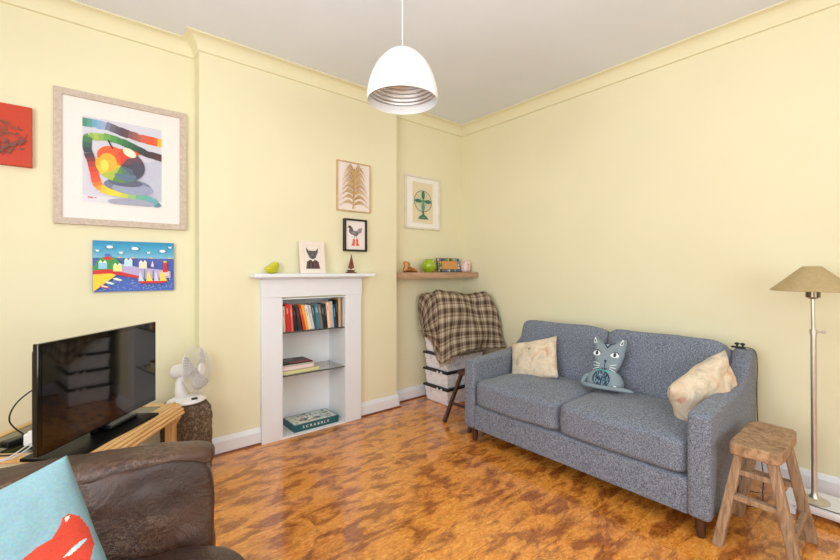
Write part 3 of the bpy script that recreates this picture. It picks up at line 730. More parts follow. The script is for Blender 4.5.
for k, zl in enumerate(lids):
    h = zl - prevz
    t = thing('storage_box', 'cloudy white storage box with black lid, ' + names[k], 'storage box', (-.378, -.255, prevz + .001), group='stacked storage boxes in the alcove')
    hx, hy = .255, .165
    mb = MB(); b0 = .93
    def wall(hx_, hy_, z0, z1):
        return [(-hx_ * b0, -hy_ * b0, z0), (hx_ * b0, -hy_ * b0, z0), (hx_ * b0, hy_ * b0, z0), (-hx_ * b0, hy_ * b0, z0), (-hx_, -hy_, z1), (hx_, -hy_, z1), (hx_, hy_, z1), (-hx_, hy_, z1)]
    mb.quadify(wall(hx, hy, 0, h - .022), [(0, 3, 2, 1), (0, 1, 5, 4), (1, 2, 6, 5), (2, 3, 7, 6), (3, 0, 4, 7)])
    mb.build('tub', M['clear'], t, bevel=.006, seg=2)
    s = soft_box(hx * .9, hy * .9, (h - .035) / 2, 8, 0, 10, .004, k, 12)
    o = s.build('folded_linen', M['linen2'] if k == 3 else M['linen'], t, smooth=0); o.location = (0, 0, (h - .03) / 2 + .001)
    MB().box(-hx - .014, hx + .014, -hy - .014, hy + .014, h - .024, h - .004).build('lid', M['black'], t, bevel=.006)
    for yy in (-.1, -.045): MB().box(-hx - .022, -hx - .0142, yy - .012, yy + .012, h - .026, h - .006).build('clip', M['white_plastic'], t, bevel=.003)
    prevz = zl - .002

def plaid():
    m, nt, b = new_mat('brown tartan wool'); b.inputs['Roughness'].default_value = 1; b.inputs['Specular IOR Level'].default_value = .1
    uv = N(nt, 'ShaderNodeUVMap', uv_map='UVMap'); sx = N(nt, 'ShaderNodeSeparateXYZ'); nt.links.new(uv.outputs[0], sx.inputs[0])
    def stripes(out, f):
        mu = N(nt, 'ShaderNodeMath', operation='MULTIPLY'); mu.inputs[1].default_value = f; nt.links.new(out, mu.inputs[0])
        fr = N(nt, 'ShaderNodeMath', operation='FRACT'); nt.links.new(mu.outputs[0], fr.inputs[0])
        r = ramp(nt, [(0, (.05,) * 3 + (1,)), (.13, (.05,) * 3 + (1,)), (.17, (.62,) * 3 + (1,)), (.3, (.62,) * 3 + (1,)), (.33, (.3,) * 3 + (1,)), (.40, (.3,) * 3 + (1,)), (.43, (.7,) * 3 + (1,)), (.52, (1,) * 3 + (1,)), (.62, (.75,) * 3 + (1,)), (.74, (.7,) * 3 + (1,)), (.80, (.15,) * 3 + (1,)), (.93, (.12,) * 3 + (1,)), (1, (.05,) * 3 + (1,))], fr.outputs[0])
        return r.outputs[0]
    a, c = stripes(sx.outputs[0], 11.0), stripes(sx.outputs[1], 9.0)
    ad = N(nt, 'ShaderNodeMixRGB'); ad.inputs[0].default_value = .5; nt.links.new(a, ad.inputs[1]); nt.links.new(c, ad.inputs[2])
    r = ramp(nt, [(.05, lin((70, 56, 48))), (.35, lin((118, 102, 86))), (.6, lin((152, 136, 116))), (.85, lin((184, 172, 152))), (1, lin((200, 190, 172)))], ad.outputs[0])
    nt.links.new(r.outputs[0], b.inputs['Base Color'])
    n = N(nt, 'ShaderNodeTexNoise', Scale=220, Detail=2); nt.links.new(coords(nt), n.inputs['Vector']); add_bump(nt, b, n.outputs['Fac'], .5, .003)
    return m
M['plaid'] = plaid()
# control net of the draped blanket: rows run from the back edge over the top and down the front, columns run round from the alcove side to the sofa side
net = [
 [(-.690,-.06,.80),(-.690,-.085,.98),(-.640,-.07,1.04),(-.52,-.06,1.055),(-.38,-.06,1.05),(-.24,-.06,1.04),(-.13,-.06,1.03),(-.05,-.07,.99)],
 [(-.705,-.08,.78),(-.700,-.14,.99),(-.660,-.18,1.055),(-.54,-.20,1.062),(-.40,-.22,1.05),(-.25,-.24,1.045),(-.13,-.26,1.03),(-.045,-.28,.97)],
 [(-.712,-.10,.74),(-.712,-.22,.95),(-.690,-.30,1.030),(-.57,-.36,1.045),(-.42,-.40,1.035),(-.27,-.43,1.02),(-.13,-.46,1.02),(-.04,-.46,.93)],
 [(-.716,-.11,.72),(-.722,-.26,.84),(-.715,-.38,.93),(-.62,-.455,.95),(-.45,-.475,.94),(-.28,-.49,.91),(-.13,-.52,.90),(-.04,-.54,.84)],
 [(-.718,-.11,.70),(-.730,-.30,.72),(-.735,-.42,.76),(-.65,-.485,.79),(-.47,-.50,.79),(-.29,-.52,.77),(-.14,-.55,.76),(-.045,-.585,.72)],
 [(-.718,-.11,.69),(-.735,-.31,.63),(-.745,-.44,.58),(-.67,-.505,.63),(-.49,-.52,.65),(-.30,-.54,.645),(-.15,-.575,.63),(-.05,-.62,.61)],
 [(-.718,-.11,.68),(-.738,-.31,.60),(-.752,-.445,.44),(-.68,-.515,.49),(-.50,-.53,.535),(-.31,-.55,.54),(-.16,-.59,.53),(-.05,-.645,.53)]]
net = [[Vector((p[0], p[1], p[2] + .03 * max(0, min(1, (p[2] - .7) / .3)) + (.02 if j < 3 and i < 3 else 0))) for j, p in enumerate(r)] for i, r in enumerate(net)]
def surf(a, b_):
    row = [spline(r, a) for r in net]; return spline(row, b_)
def blanket(a, b_):
    p = surf(a, b_); du = surf(min(a + .01, 1), b_) - surf(max(a - .01, 0), b_); dv = surf(a, min(b_ + .01, 1)) - surf(a, max(b_ - .01, 0))
    n = du.cross(dv); n = n.normalized() if n.length > 1e-9 else Vector((0, -1, 0))
    if n.y > 0 and abs(n.y) > .3: n = -n
    hang = max(0, b_ - .3)
    f = noise.noise(Vector((a * 4.3, b_ * 3.1, 9))) * .035 + math.sin(a * 21 + 2.5 * b_ + 1.2 * math.sin(b_ * 5)) * .016 * hang / .7 + math.sin(a * 47 + b_ * 3) * .005 * hang + noise.noise(Vector((a * 6, b_ * 6, 2))) * .014
    q = p + n * (f + .012); q.x = min(q.x, -.012); return q
tb = thing('plaid_blanket', 'brown and cream plaid wool blanket draped over the stacked boxes', 'blanket', (0, 0, 0))
nu, nv = 84, 64
mb = MB().grid(blanket, nu, nv)
me_ = mb.build('cloth', M['plaid'], tb, smooth=0)
ul = me_.data.uv_layers.new(name='UVMap')
# uv from grid order: vertices may have merged, so look them up by position
import mathutils
kd = mathutils.kdtree.KDTree(len(mb.v)) if hasattr(mathutils, 'kdtree') else None
if kd:
    for i, p in enumerate(mb.v): kd.insert(p, i)
    kd.balance()
    for l in me_.data.loops:
        _, i, _ = kd.find(me_.data.vertices[l.vertex_index].co); ul.data[l.index].uv = ((i % (nu + 1)) / nu * 1.25, (i // (nu + 1)) / nv)
md = me_.modifiers.new('solid', 'SOLIDIFY'); md.thickness = .006; md.offset = 0
random.seed(8); mb = MB()
for k in range(86):
    a = (k + .5) / 86; p = blanket(a, 1.0); p0 = blanket(a, .985)
    L = random.uniform(.028, .05); q = p + Vector((random.uniform(-.006, .006), random.uniform(-.006, .002), -L)); 
    q.x = min(q.x, -.006)
    mb.tube([p0, p, (p + q) / 2 + Vector((.002, 0, 0)), q], [.002, .003, .0024, .0012], 5)
mb.build('fringe', plain('cream wool fringe', (186, 168, 144), 1, c2=(120, 98, 78), scale=60), tb, smooth=0)

# small dark stool beside the boxes
t = thing('wooden_stool', 'small dark wooden stool between the storage boxes and grey sofa', 'stool', (-.56, -.83, 0))
MB().box(-.19, .19, -.16, .16, .385, .412).build('seat', M['walnut'], t, bevel=.006)
for sx in (-1, 1):
    for sy in (-1, 1):
        MB().bar((sx * .36, sy * .145, 0.0), (sx * .165, sy * .13, .386), .03, .026, hint=(0, 1, 0)).build('leg', M['walnut'], t, bevel=.003)
    MB().bar((sx * .283, -.13, .155), (sx * .283, .13, .155), .022, .02).build('stretcher', M['walnut'], t, bevel=.002)
MB().bar((-.25, 0, .215), (.25, 0, .215), .02, .02).build('stretcher', M['walnut'], t, bevel=.002)

# ------------------------------------------------------------------ sofa
sofa = thing('sofa', 'blue grey woven two-seat sofa with dark tapered legs', 'sofa', (-.58, -1.835, 0))
SX, SY = .58, 1.835
def loc(x, y, z=0): return (x + SX, y + SY, z)
YL, YR = -1.028, -2.638; AW = .1; XF = -1.035; XB = -.11
prof = [(XF, .1), (XF, .612), (-.9, .62), (-.7, .628), (-.52, .64), (-.42, .662), (-.34, .705), (-.28, .765), (-.235, .805), (-.19, .825), (-.15, .82), (-.115, .79), (XB, .73), (XB, .1)]
M['arm_fab'] = M['fabric']
for y0, y1 in ((YL, YL - AW), (YR + AW, YR)):
    mb = MB().prism(prof, lambda a, b_, y=y0: loc(a, y, b_), lambda a, b_, y=y1: loc(a, y, b_))
    o = mb.build('arm', M['fabric'], sofa, bevel=.022, seg=4)
MB().prism([(XF + .012, .1), (XF + .012, .265), (XF + .03, .28), (-.2, .28), (-.2, .1)], lambda a, b_: loc(a, YL - AW, b_), lambda a, b_: loc(a, YR + AW, b_)).build('base', M['fabric'], sofa, bevel=.008)
MB().prism([(-.32, .1), (-.36, .45), (-.30, .7), (-.235, .79), (-.17, .81), (-.12, .78), (-.105, .7), (-.105, .1)], lambda a, b_: loc(a, YL - AW + .002, b_), lambda a, b_: loc(a, YR + AW - .002, b_)).build('back_frame', M['fabric'], sofa, bevel=.02)
yc = [(YL - AW, -1.825), (-1.825, YR + AW)]
for k, (a, b_) in enumerate(yc):
    w = abs(b_ - a) / 2 + .002
    o = soft_box(.345, w, .093, 10, .03, 26, .007, k * 5 + 1, 6).build('seat_cushion', M['fabric'], sofa, smooth=0)
    o.location = loc(-.695, (a + b_) / 2, .374)
for k, (a, b_) in enumerate(yc):
    w = abs(b_ - a) / 2 + (.03 if k == 0 else .0) - .004
    o = soft_box(.085, w, .218, 9, 0, 24, .007, k * 7 + 3, 5).build('back_cushion', M['fabric'], sofa, smooth=0)
    o.location = loc(-.33, (a + b_) / 2 + (.025 if k == 0 else -.0), .655); o.rotation_euler = (0, R(17), 0)
for x_, y_ in ((-.985, -1.1), (-.985, -2.585), (-.17, -1.1), (-.17, -2.585)):
    MB().lathe([(.017, 0), (.029, .101)], 20, M=Matrix.Translation(loc(x_, y_, 0))).build('leg', M['walnut'], sofa, smooth=40)

# scatter cushions
def floral(name):
    m, nt, b = new_mat(name); b.inputs['Roughness'].default_value = .9
    v = coords(nt)
    n1 = N(nt, 'ShaderNodeTexNoise', Scale=11, Detail=5, Distortion=1.2); nt.links.new(v, n1.inputs['Vector'])
    r1 = ramp(nt, [(.28, lin((166, 170, 168))), (.40, lin((204, 190, 164))), (.5, lin((216, 204, 184))), (.6, lin((206, 184, 158))), (.72, lin((196, 142, 120))), (.85, lin((186, 180, 158)))], n1.outputs['Fac'])
    n2 = N(nt, 'ShaderNodeTexNoise', Scale=34, Detail=4, Distortion=2); nt.links.new(v, n2.inputs['Vector'])
    r2 = ramp(nt, [(.5, (0, 0, 0, 1)), (.62, (.5, .5, .5, 1))], n2.outputs['Fac'])
    mx = N(nt, 'ShaderNodeMixRGB'); nt.links.new(r2.outputs[0], mx.inputs[0]); nt.links.new(r1.outputs[0], mx.inputs[1]); mx.inputs[2].default_value = lin((210, 184, 150))
    nt.links.new(mx.outputs[0], b.inputs['Base Color']); add_bump(nt, b, n2.outputs['Fac'], .3, .004)
    return m
M['floral'] = floral('faded floral cotton')
def basis(o, vx, vz):
    vx = Vector(vx).normalized(); vz = Vector(vz); vz = (vz - vx * vz.dot(vx)).normalized(); vy = vz.cross(vx)
    m = Matrix((vx, vy, vz)).transposed(); o.rotation_euler = m.to_euler()
t = thing('floral_cushion', 'square faded floral cushion with a button against the left sofa arm', 'cushion', (-.56, -1.335, .597), group='floral cushions on the sofa')
pillow(.42, .33, .12, seed=4, wob=.008).build('cushion_cover', M['floral'], t, smooth=0)
basis(t, (.10, -1, .27), (.42, .0, 1))
MB().ball((.0, -.058, .075), (.013, .006, .013), 12).build('button', plain('beige button', (170, 156, 140), .5), t, smooth=0)
t = thing('floral_cushion', 'folded faded floral cushion lying on the right sofa arm', 'cushion', (-.61, -2.49, .630), group='floral cushions on the sofa')
pillow(.46, .27, .17, n=30, pinch=.03, wob=.012, seed=9).build('cushion_cover', M['floral'], t, smooth=0)
basis(t, (.86, -.34, .40), (-.50, .10, 1))

# cat plush
M['cat'] = plain('grey blue knitted wool', (140, 156, 166), .95, c2=(124, 140, 150), scale=160, bump=.4)
M['wool_art'] = colour_attr('stitched wool colour', .95)
t = thing('cat_toy', 'grey blue knitted cat cushion sitting in the middle of the sofa', 'toy', (-.585, -1.91, .490))
basis(t, (-.08, -1, .03), (.36, 0, 1))
head = [(-.058, .158), (-.088, .195), (-.106, .25), (-.112, .305), (-.116, .345), (-.108, .368), (-.096, .360), (-.080, .336), (-.045, .330), (0, .328), (.045, .330), (.080, .337), (.098, .362), (.110, .370), (.116, .345), (.112, .305), (.106, .25), (.088, .195), (.058, .158), (0, .148)]
body = [(-.07, .132), (-.112, .10), (-.128, .052), (-.11, .010), (-.05, 0), (.05, 0), (.11, .010), (.128, .052), (.112, .10), (.07, .132), (0, .142)]
outline_puff(MB(), smooth_poly(body, 4), .11, 0, ex=4).build('body', M['cat'], t, smooth=0)
outline_puff(MB(), smooth_poly([(x_ * .95, -.0546 + z_ * 1.12) for x_, z_ in head], 4), .07, 0, ex=7).build('head', M['cat'], t, smooth=0)
MB().tube([spline([Vector(q) for q in [(-.08, -.01, .09), (-.125, -.03, .07), (-.13, -.05, .02), (-.06, -.075, .008), (.05, -.07, .012), (.15, -.06, .02), (.22, -.05, .022)]], k / 24) for k in range(25)], [.012] + [.014] * 20 + [.013, .011, .009, .005], 10).build('tail', M['cat'], t, smooth=0)
def face_y(x, z): return -.0445
A = Art(1, 1); A.k = 0
def P2(pts, c): A.poly([(x + .5, z + .5) for x, z in pts], c)
def E2(x, z, rx, rz, c, rot=0, n=18): A.ell(x + .5, z + .5, rx, rz, c, rot=rot, n=n)
def L2(pts, w, c): A.line([(x + .5, z + .5) for x, z in pts], w, c)
dk, wt = (44, 62, 84), (232, 238, 240)
def cat_part(name):
    global A
    o = A.build(name, M['wool_art'], t); o.location = (0, -.0362, -.0546); o.scale = (.95, 1, 1.12); A = Art(1, 1); A.k = .0002
for sx, ex in ((-1, -.074), (1, .062)):
    E2(ex, .262, .033 if sx > 0 else .027, .016, wt); E2(ex, .264, .011, .014, dk)
    L2([(ex - .032, .266), (ex - .012, .282), (ex + .012, .282), (ex + .033, .266)], .004, dk); cat_part('eye')
L2([(0, .222), (0, .174)], .006, dk); P2([(-.013, .226), (.013, .226), (.002, .206), (-.002, .206)], dk); L2([(-.018, .176), (-.008, .171), (.008, .171), (.018, .176)], .006, dk); cat_part('nose')
for sx in (-1, 1):
    for k in range(3): L2([(sx * .038, .198 - k * .01), (sx * .085, .206 - k * .022)], .0035, wt)
    cat_part('whiskers')
    P2([(sx * .100, .358), (sx * .109, .362), (sx * .112, .326), (sx * .086, .326)], wt); P2([(sx * .101, .348), (sx * .107, .348), (sx * .107, .330), (sx * .094, .330)], dk); cat_part('inner_ear')
P2([(-.032, .328), (.032, .328), (0, .296)], dk); P2([(-.015, .326), (.015, .326), (0, .310)], (150, 164, 174)); cat_part('forehead_patch')
A = Art(1, 1)
E2(0, .066, .062, .058, dk, n=26); random.seed(3)
for k in range(60):
    a = random.uniform(0, 6.28); r_ = math.sqrt(random.random()); x_ = .056 * r_ * math.cos(a); z_ = .066 + .051 * r_ * math.sin(a)
    L2([(x_, z_ - .007), (x_ + random.uniform(-.003, .003), z_ + .007)], .0028, (150, 186, 200))
o = A.build('chest_patch', M['wool_art'], t); o.location = (0, -.0568, 0)
MB().tube([(.076 * math.cos(q), .047 * math.sin(q), .122) for q in [2 * PI * k / 32 for k in range(32)]], .006, 8, closed=True).build('collar', plain('turquoise wool collar', (84, 190, 178), .9), t, smooth=0)
MB().box(.1, .116, -.07, -.066, .018, .036).build('tag', M['white'], t)

# ------------------------------------------------------------------ clip lamp socket and cord
t = thing('clip_socket', 'small black clip with trailing cord on the top corner of sofa back', 'clip', (-.19, -2.565, .824)); t.scale = (.75, .75, .75)
mb = MB().box(-.02, .02, -.045, .05, 0, .014)
mb.build('clip_body', M['black'], t, bevel=.004)
for sy in (-.025, .012): MB().lathe([(.007, .014), (.007, .024), (.017, .03), (.017, .04), (.004, .046)], 16, M=Matrix.Translation((0, sy, 0))).build('thumb_screw', M['black'], t, smooth=40)
cord = [(-.19, -2.62, .834), (-.19, -2.66, .815), (-.2, -2.672, .74), (-.19, -2.668, .6), (-.18, -2.668, .45), (-.16, -2.675, .25), (-.2, -2.70, .08), (-.27, -2.71, .02), (-.40, -2.73, .008), (-.49, -2.70, .008), (-.50, -2.64, .008), (-.43, -2.60, .008), (-.34, -2.62, .010), (-.30, -2.70, .016), (-.33, -2.78, .012), (-.32, -2.86, .06)]
cv = [(Vector(c) + Vector((0, .016, 0)) - Vector((-.19, -2.565, .824))) / .75 for c in cord[:14]]
MB().tube([spline(cv, k / 80) for k in range(81)], .0036, 7).build('cord', M['black'], t, smooth=0)

# ------------------------------------------------------------------ rustic stool at the right
t = thing('wooden_stool', 'rough worn brown wooden stool with dished seat beside the sofa arm', 'stool', (-.79, -2.79, 0))
def seatfn():
    mb = soft_box(.225, .095, .03, 9, 0, 20, .004, 3, 9)
    out = []
    for p in mb.v:
        x, y, z = p; w = 1 - (x / .225) ** 2; v = 1 - (y / .095) ** 2
        if z > 0: z -= .012 * max(0, w) * max(0, v) ** .5
        z += .006 * (x / .225) ** 2
        out.append((x, y, z))
    mb.v = out; return mb
o = seatfn().build('seat', M['rough_wood'], t, smooth=0); o.location = (0, 0, .475)
ft = {(-1, -1): (-.2, -.15), (-1, 1): (-.2, .135), (1, -1): (.17, -.15), (1, 1): (.17, .135)}
tops = {k: (k[0] * (.165), k[1] * .058) for k in ft}
for k, (fx, fy) in ft.items():
    MB().bar((fx, fy, 0), (tops[k][0], tops[k][1], .452), .05, .042, .044, .036, hint=(0, 1, 0)).build('leg', M['rough_leg'], t, bevel=.006)
def legp(k, z): f = z / .452; return Vector((ft[k][0] * (1 - f) + tops[k][0] * f, ft[k][1] * (1 - f) + tops[k][1] * f, z))
for sx in (-1, 1):
    for z in (.25, .37): MB().bar(legp((sx, -1), z), legp((sx, 1), z), .036, .024).build('stretcher', M['rough_leg'], t, bevel=.003)
for sy in (-1, 1): MB().bar(legp((-1, sy), .13), legp((1, sy), .13), .022, .03).build('stretcher', M['rough_leg'], t, bevel=.003)

# ------------------------------------------------------------------ white plinth and floor lamp
o = MB().box(-.40, -.17, -3.35, -2.80, .05, .075).box(-.39, -.36, -3.34, -2.84, .035, .05).box(-.39, -.19, -3.06, -3.02, 0, .05).box(-.39, -.19, -2.85, -2.82, 0, .05).box(-.39, -.19, -3.34, -3.30, 0, .05)
o = o.build('low_plinth', M['white'], bevel=.003); tag(o, 'low white board on short feet under the floor lamp', 'plinth')
t = thing('floor_lamp', 'brushed nickel floor lamp with a wide beige coolie shade', 'lamp', (-.31, -2.915, .0755))
MB().lathe([(.001, 0), (.062, 0), (.062, .005), (.052, .009), (.024, .018), (.014, .034), (.012, .06)], 40, cap=False).build('base', M['chrome'], t, smooth=35)
MB().tube([(0, 0, .04), (0, .004, .9)], .0125, 16).build('pole', M['chrome'], t, smooth=40)
MB().tube([(0, .004, .89), (0, .007, 1.09)], .0085, 16).build('upper_pole', M['chrome'], t, smooth=40)
mb = MB().lathe([(.016, .885), (.016, .912)], 20, M=Matrix.Translation((0, .004, 0))).tube([(0, .004, .9), (.02, -.03, .9)], .004, 8).ball((.022, -.033, .9), .009, 10)
mb.build('clamp_knob', M['chrome'], t, smooth=40)
MB().lathe([(.012, 1.075), (.03, 1.085), (.03, 1.125), (.012, 1.135)], 24, M=Matrix.Translation((0, .006, 0))).build('lamp_holder', plain('brass grey lamp holder', (120, 108, 88), .25, 1), t, smooth=40)
M['shade'] = plain('beige lamp shade card', (178, 158, 116), .8, c2=(170, 150, 108), scale=60)
mb = MB().lathe([(.171, 1.118), (.173, 1.121), (.040, 1.248), (.036, 1.25), (.036, 1.248), (.038, 1.246), (.169, 1.119), (.171, 1.118)], 48, M=Matrix.Translation((0, .01, 0)), cap=False)
mb.build('lamp_shade', M['shade'], t, smooth=30)
mb = MB()
for q in range(3): a = 2 * PI * q / 3; mb.tube([(0, .01, 1.22), (.042 * math.cos(a), .01 + .042 * math.sin(a), 1.236)], .0015, 5)
mb.ball((0, .01, 1.17), (.028, .028, .045), 16); mb.build('bulb', M['white_plastic'], t, smooth=0)
cv = [Vector(p) for p in [(.0, .09, .004), (.06, .12, .004), (.075, .2, .004), (.04, .3, -.066), (.0, .26, -.07), (-.06, .2, -.07)]]
cv = [Vector(p) for p in [(-.04, .045, .010), (-.07, .04, .006), (-.082, -.02, .005), (-.080, -.12, .005)]]
MB().tube([spline(cv, k / 24) for k in range(25)], .003, 7).build('cord', plain('grey cord', (120, 116, 104), .5), t, smooth=0)

# ------------------------------------------------------------------ pendant
t = thing('pendant_lamp', 'white metal dome pendant lamp with ribbed silver inside', 'lamp', (-2.052, -1.578, 0))
RZ = 2.188
prof = []
for i in range(17):
    a = i / 16; ang = a * PI / 2
    prof.append((.181 * math.sin(ang) ** 1.05 if a > 0 else .001, .25 * math.cos(ang) ** 1.12 if a < 1 else 0))
outer = [(r, RZ + z) for r, z in prof]
MB().lathe(outer + [(.180, RZ - .018), (.1785, RZ - .019), (.177, RZ - .018), (.1775, RZ), (.1745, RZ + .028)], 64, cap=False).build('shade', plain('white enamel', (238, 238, 238), .3, scale=5), t, smooth=50)
inner = [(.1745, RZ + .028), (.166, RZ + .030)]
for i in range(120):
    a = .93 * (1 - i / 120); ang = a * PI / 2
    inner.append((max(.002, .167 * math.sin(ang) ** 1.05 + .0009 * math.sin(i * 2 * PI / 8)), RZ + .004 + .225 * math.cos(ang) ** 1.12))
MB().lathe(inner, 64, cap=False).build('reflector', plain('ribbed silver reflector', (220, 217, 216), .5, 1), t, smooth=30)
MB().lathe([(.001, RZ + .268), (.008, RZ + .266), (.01, RZ + .25), (.014, RZ + .244)], 20, cap=False).build('cap', M['chrome'], t, smooth=40)
MB().tube([(0, 0, RZ + .262), (0, 0, H - .02)], .0028, 8).build('cord', M['white_plastic'], t, smooth=0)
MB().lathe([(.045, H), (.042, H - .02), (.01, H - .028)], 24).build('ceiling_rose', M['white_plastic'], t, smooth=40)
MB().ball((0, 0, RZ + .13), (.03, .03, .042), 16).lathe([(.02, RZ + .16), (.02, RZ + .22)], 16).build('bulb', M['white_plastic'], t, smooth=0)

# ------------------------------------------------------------------ TV corner
CA = math.atan2(.811, .585)
cab = thing('television_stand', 'pine television stand with slatted front edge and glass top', 'tv stand', (-3.302, -.943, 0), (0, 0, CA))
CW, CD, CZ = .70, .6, .5
mb = MB()
MB().box(0, CW, .0, .03, CZ - .03, CZ).build('front_rail', M['pine'], cab, bevel=.006)
MB().box(0, CW, CD - .04, CD, CZ - .03, CZ).build('back_rail', M['pine'], cab, bevel=.006)
for a in (0, CW - .045): MB().box(a, a + .045, .03, CD - .04, CZ - .03, CZ).build('side_rail', M['pine'], cab, bevel=.006)
mb = MB()
for k in range(5):
    a = R(12 + k * 18); yy = -.002 - .062 * math.sin(a); zz = CZ - .066 + .062 * math.cos(a)
    mb.tube([(-.002, yy, zz), (CW + .002, yy, zz)], .0105, 12)
mb.build('slatted_edge', M['pine'], cab, smooth=50)
for a in (.0, CW - .045):
    prof = [(-.03, .0), (-.03, CZ - .13), (-.058, CZ - .085), (-.05, CZ - .045), (-.03, CZ - .015), (0, CZ - .004), (.02, CZ - .03), (.02, 0)]
    MB().prism(prof, lambda p, q, a=a: (a, p, q), lambda p, q, a=a: (a + .045, p, q)).build('leg', M['pine_v'], cab, bevel=.006)
    MB().box(a, a + .045, CD - .05, CD, 0, CZ - .03).build('leg', M['pine_v'], cab, bevel=.006)
MB().box(.045, CW - .045, .03, CD - .04, CZ - .02, CZ - .006).build('glass_top', plain('dark glass with olive wall reflection', (72, 72, 44), .05, coat=.5), cab)  # olive tone paints in the wall's reflection on the glass
MB().box(.045, CW - .045, .0, CD - .03, .16, .18).build('lower_shelf', M['pine'], cab, bevel=.003)

TA = R(50.5)
tv = thing('television', 'black flat screen television on a glossy base, turned to the room', 'television', (-3.448, -.999, 0), (0, 0, TA))
TW, TZ0, TZ1 = .733, .549, 1.006
MB().box(0, TW, 0, .022, TZ0, TZ1).build('bezel', M['black_gloss'], tv, bevel=.003)
M['screen'] = plain('dark television screen', (9, 10, 11), .035, spec=.9, coat=.4)
MB().box(.017, TW - .017, -.0012, .0005, TZ0 + .032, TZ1 - .018).build('screen', M['screen'], tv)
MB().box(.03, TW - .03, .022, .06, TZ0 + .03, TZ1 - .03).build('back_shell', M['black'], tv, bevel=.012)
MB().box(TW / 2 - .05, TW / 2 + .05, .02, .05, CZ + .014, TZ0 + .06).build('neck', M['black_gloss'], tv, bevel=.005)
MB().prism([(TW / 2 - .31, -.085), (TW / 2 + .26, -.085), (TW / 2 + .24, .14), (TW / 2 - .3, .14)], lambda a, b_: (a, b_, CZ + .001), lambda a, b_: (a, b_, CZ + .015)).build('base', plain('satin black plastic', (10, 10, 11), .4, spec=.15), tv, bevel=.003)

t = thing('remote_control', 'black remote control with pale buttons in front of television', 'remote control', (-3.155, -.63, CZ + .0160), (0, 0, R(52)))
MB().box(-.1, .1, -.022, .022, 0, .018).build('case', M['black'], t, bevel=.006)
mb = MB()
for i in range(11):
    for j in range(3): mb.box(-.085 + i * .016, -.077 + i * .016, -.014 + j * .011, -.007 + j * .011, .0175, .0195)
mb.build('button', plain('grey buttons', (150, 150, 152), .5), t)

t = thing('plug_adapter', 'white plug adaptor with two white cables behind the television', 'adapter', (-3.465, -.655, CZ + .001), (0, 0, R(-30)))
MB().box(-.045, .045, -.03, .03, 0, .055).build('adapter_body', M['white_plastic'], t, bevel=.006)
MB().box(-.015, .045, -.05, -.0302, .005, .075).build('plug', M['white_plastic'], t, bevel=.006)
for k, dx in enumerate((0.0, .022)):
    cv = [Vector(p) for p in [(.03 + dx * .4, -.05, .03), (.02 + dx, -.1, .03), (-.0 + dx, -.17, .012), (-.05 + dx, -.24, .008), (-.08 + dx, -.31, -.04)]]
    MB().tube([spline(cv, q / 20) for q in range(21)], .0028, 7).build('cable', M['white_plastic'], t, smooth=0)
t = thing('power_supply', 'black power supply with a black cable left of the white adaptor', 'power supply', (-3.545, -.60, CZ + .001), (0, 0, R(38)))
MB().box(-.05, .05, -.025, .025, 0, .03).build('supply_body', M['black'], t, bevel=.006)
cv = [Vector(p) for p in [(.04, 0, .02), (.0, .04, .1), (.02, .03, .18), (.09, -.0, .24), (.16, -.04, .26)]]
MB().tube([spline(cv, q / 24) for q in range(25)], .0034, 7).build('cable', M['black'], t, smooth=0)
cv = [Vector(p) for p in [(-.05, 0, .012), (-.09, -.02, .01), (-.12, -.08, .008), (-.1, -.14, .008)]]
MB().tube([spline(cv, q / 24) for q in range(25)], .0034, 7).build('cable', M['black'], t, smooth=0)

# ------------------------------------------------------------------ fan on its rough pedestal
def shaggy():
    m, nt, b = new_mat('shaggy brown pile'); b.inputs['Roughness'].default_value = 1
    n = N(nt, 'ShaderNodeTexNoise', Scale=90, Detail=4, Roughness=.8, Distortion=0); nt.links.new(coords(nt, (1, 1, .7)), n.inputs['Vector'])
    r = ramp(nt, [(.3, lin((54, 40, 30))), (.5, lin((112, 91, 70))), (.72, lin((190, 168, 140)))], n.outputs['Fac'])
    n2 = N(nt, 'ShaderNodeTexNoise', Scale=9, Detail=5, Roughness=.7); nt.links.new(coords(nt, (1, 1, .5)), n2.inputs['Vector']); r2 = ramp(nt, [(.35, (.5, .48, .46, 1)), (.65, (1, 1, 1, 1))], n2.outputs['Fac'])
    mx = N(nt, 'ShaderNodeMixRGB', blend_type='MULTIPLY'); mx.inputs[0].default_value = 1; nt.links.new(r.outputs[0], mx.inputs[1]); nt.links.new(r2.outputs[0], mx.inputs[2]); nt.links.new(mx.outputs[0], b.inputs['Base Color'])
    add_bump(nt, b, n.outputs['Fac'], 1, .012); return m
M['shaggy'] = shaggy()
sb = soft_box(.132, .118, .225, 10, 0, 44, .003, 2, 20)
sb.v = [tuple(Vector(p) + noise.noise_vector(Vector(p) * 70) * .006) for p in sb.v]
o = sb.build('pedestal', M['shaggy'], smooth=0); o.location = (-2.795, -.252, .227); tag(o, 'rough shaggy brown block pedestal in the corner under the fan', 'pedestal')
fan = thing('desk_fan', 'small white plastic desk fan on the shaggy brown pedestal', 'fan', (-2.795, -.262, .457))
mb = MB().lathe([(.001, 0), (.105, 0), (.112, .008), (.108, .02), (.08, .035), (.04, .045), (.001, .047)], 40, M=Matrix.Diagonal((1, .8, 1, 1)), cap=False)
mb.build('base', M['white_plastic'], fan, smooth=40)
o = MB().box(.015, .05, -.078, -.055, .028, .036).build('switch', M['black'], fan, bevel=.002)
MB().tube([(-.02, 0, .03), (-.035, .01, .08), (-.035, .02, .13), (-.0, .02, .18)], [.042, .032, .024, .024], 16).build('neck', M['white_plastic'], fan, smooth=0)
ax = Vector((.72, -.68, .16)).normalized(); 
Mf = Matrix.Translation((.012, .02, .196)) @ ax.to_track_quat('Z', 'Y').to_matrix().to_4x4()
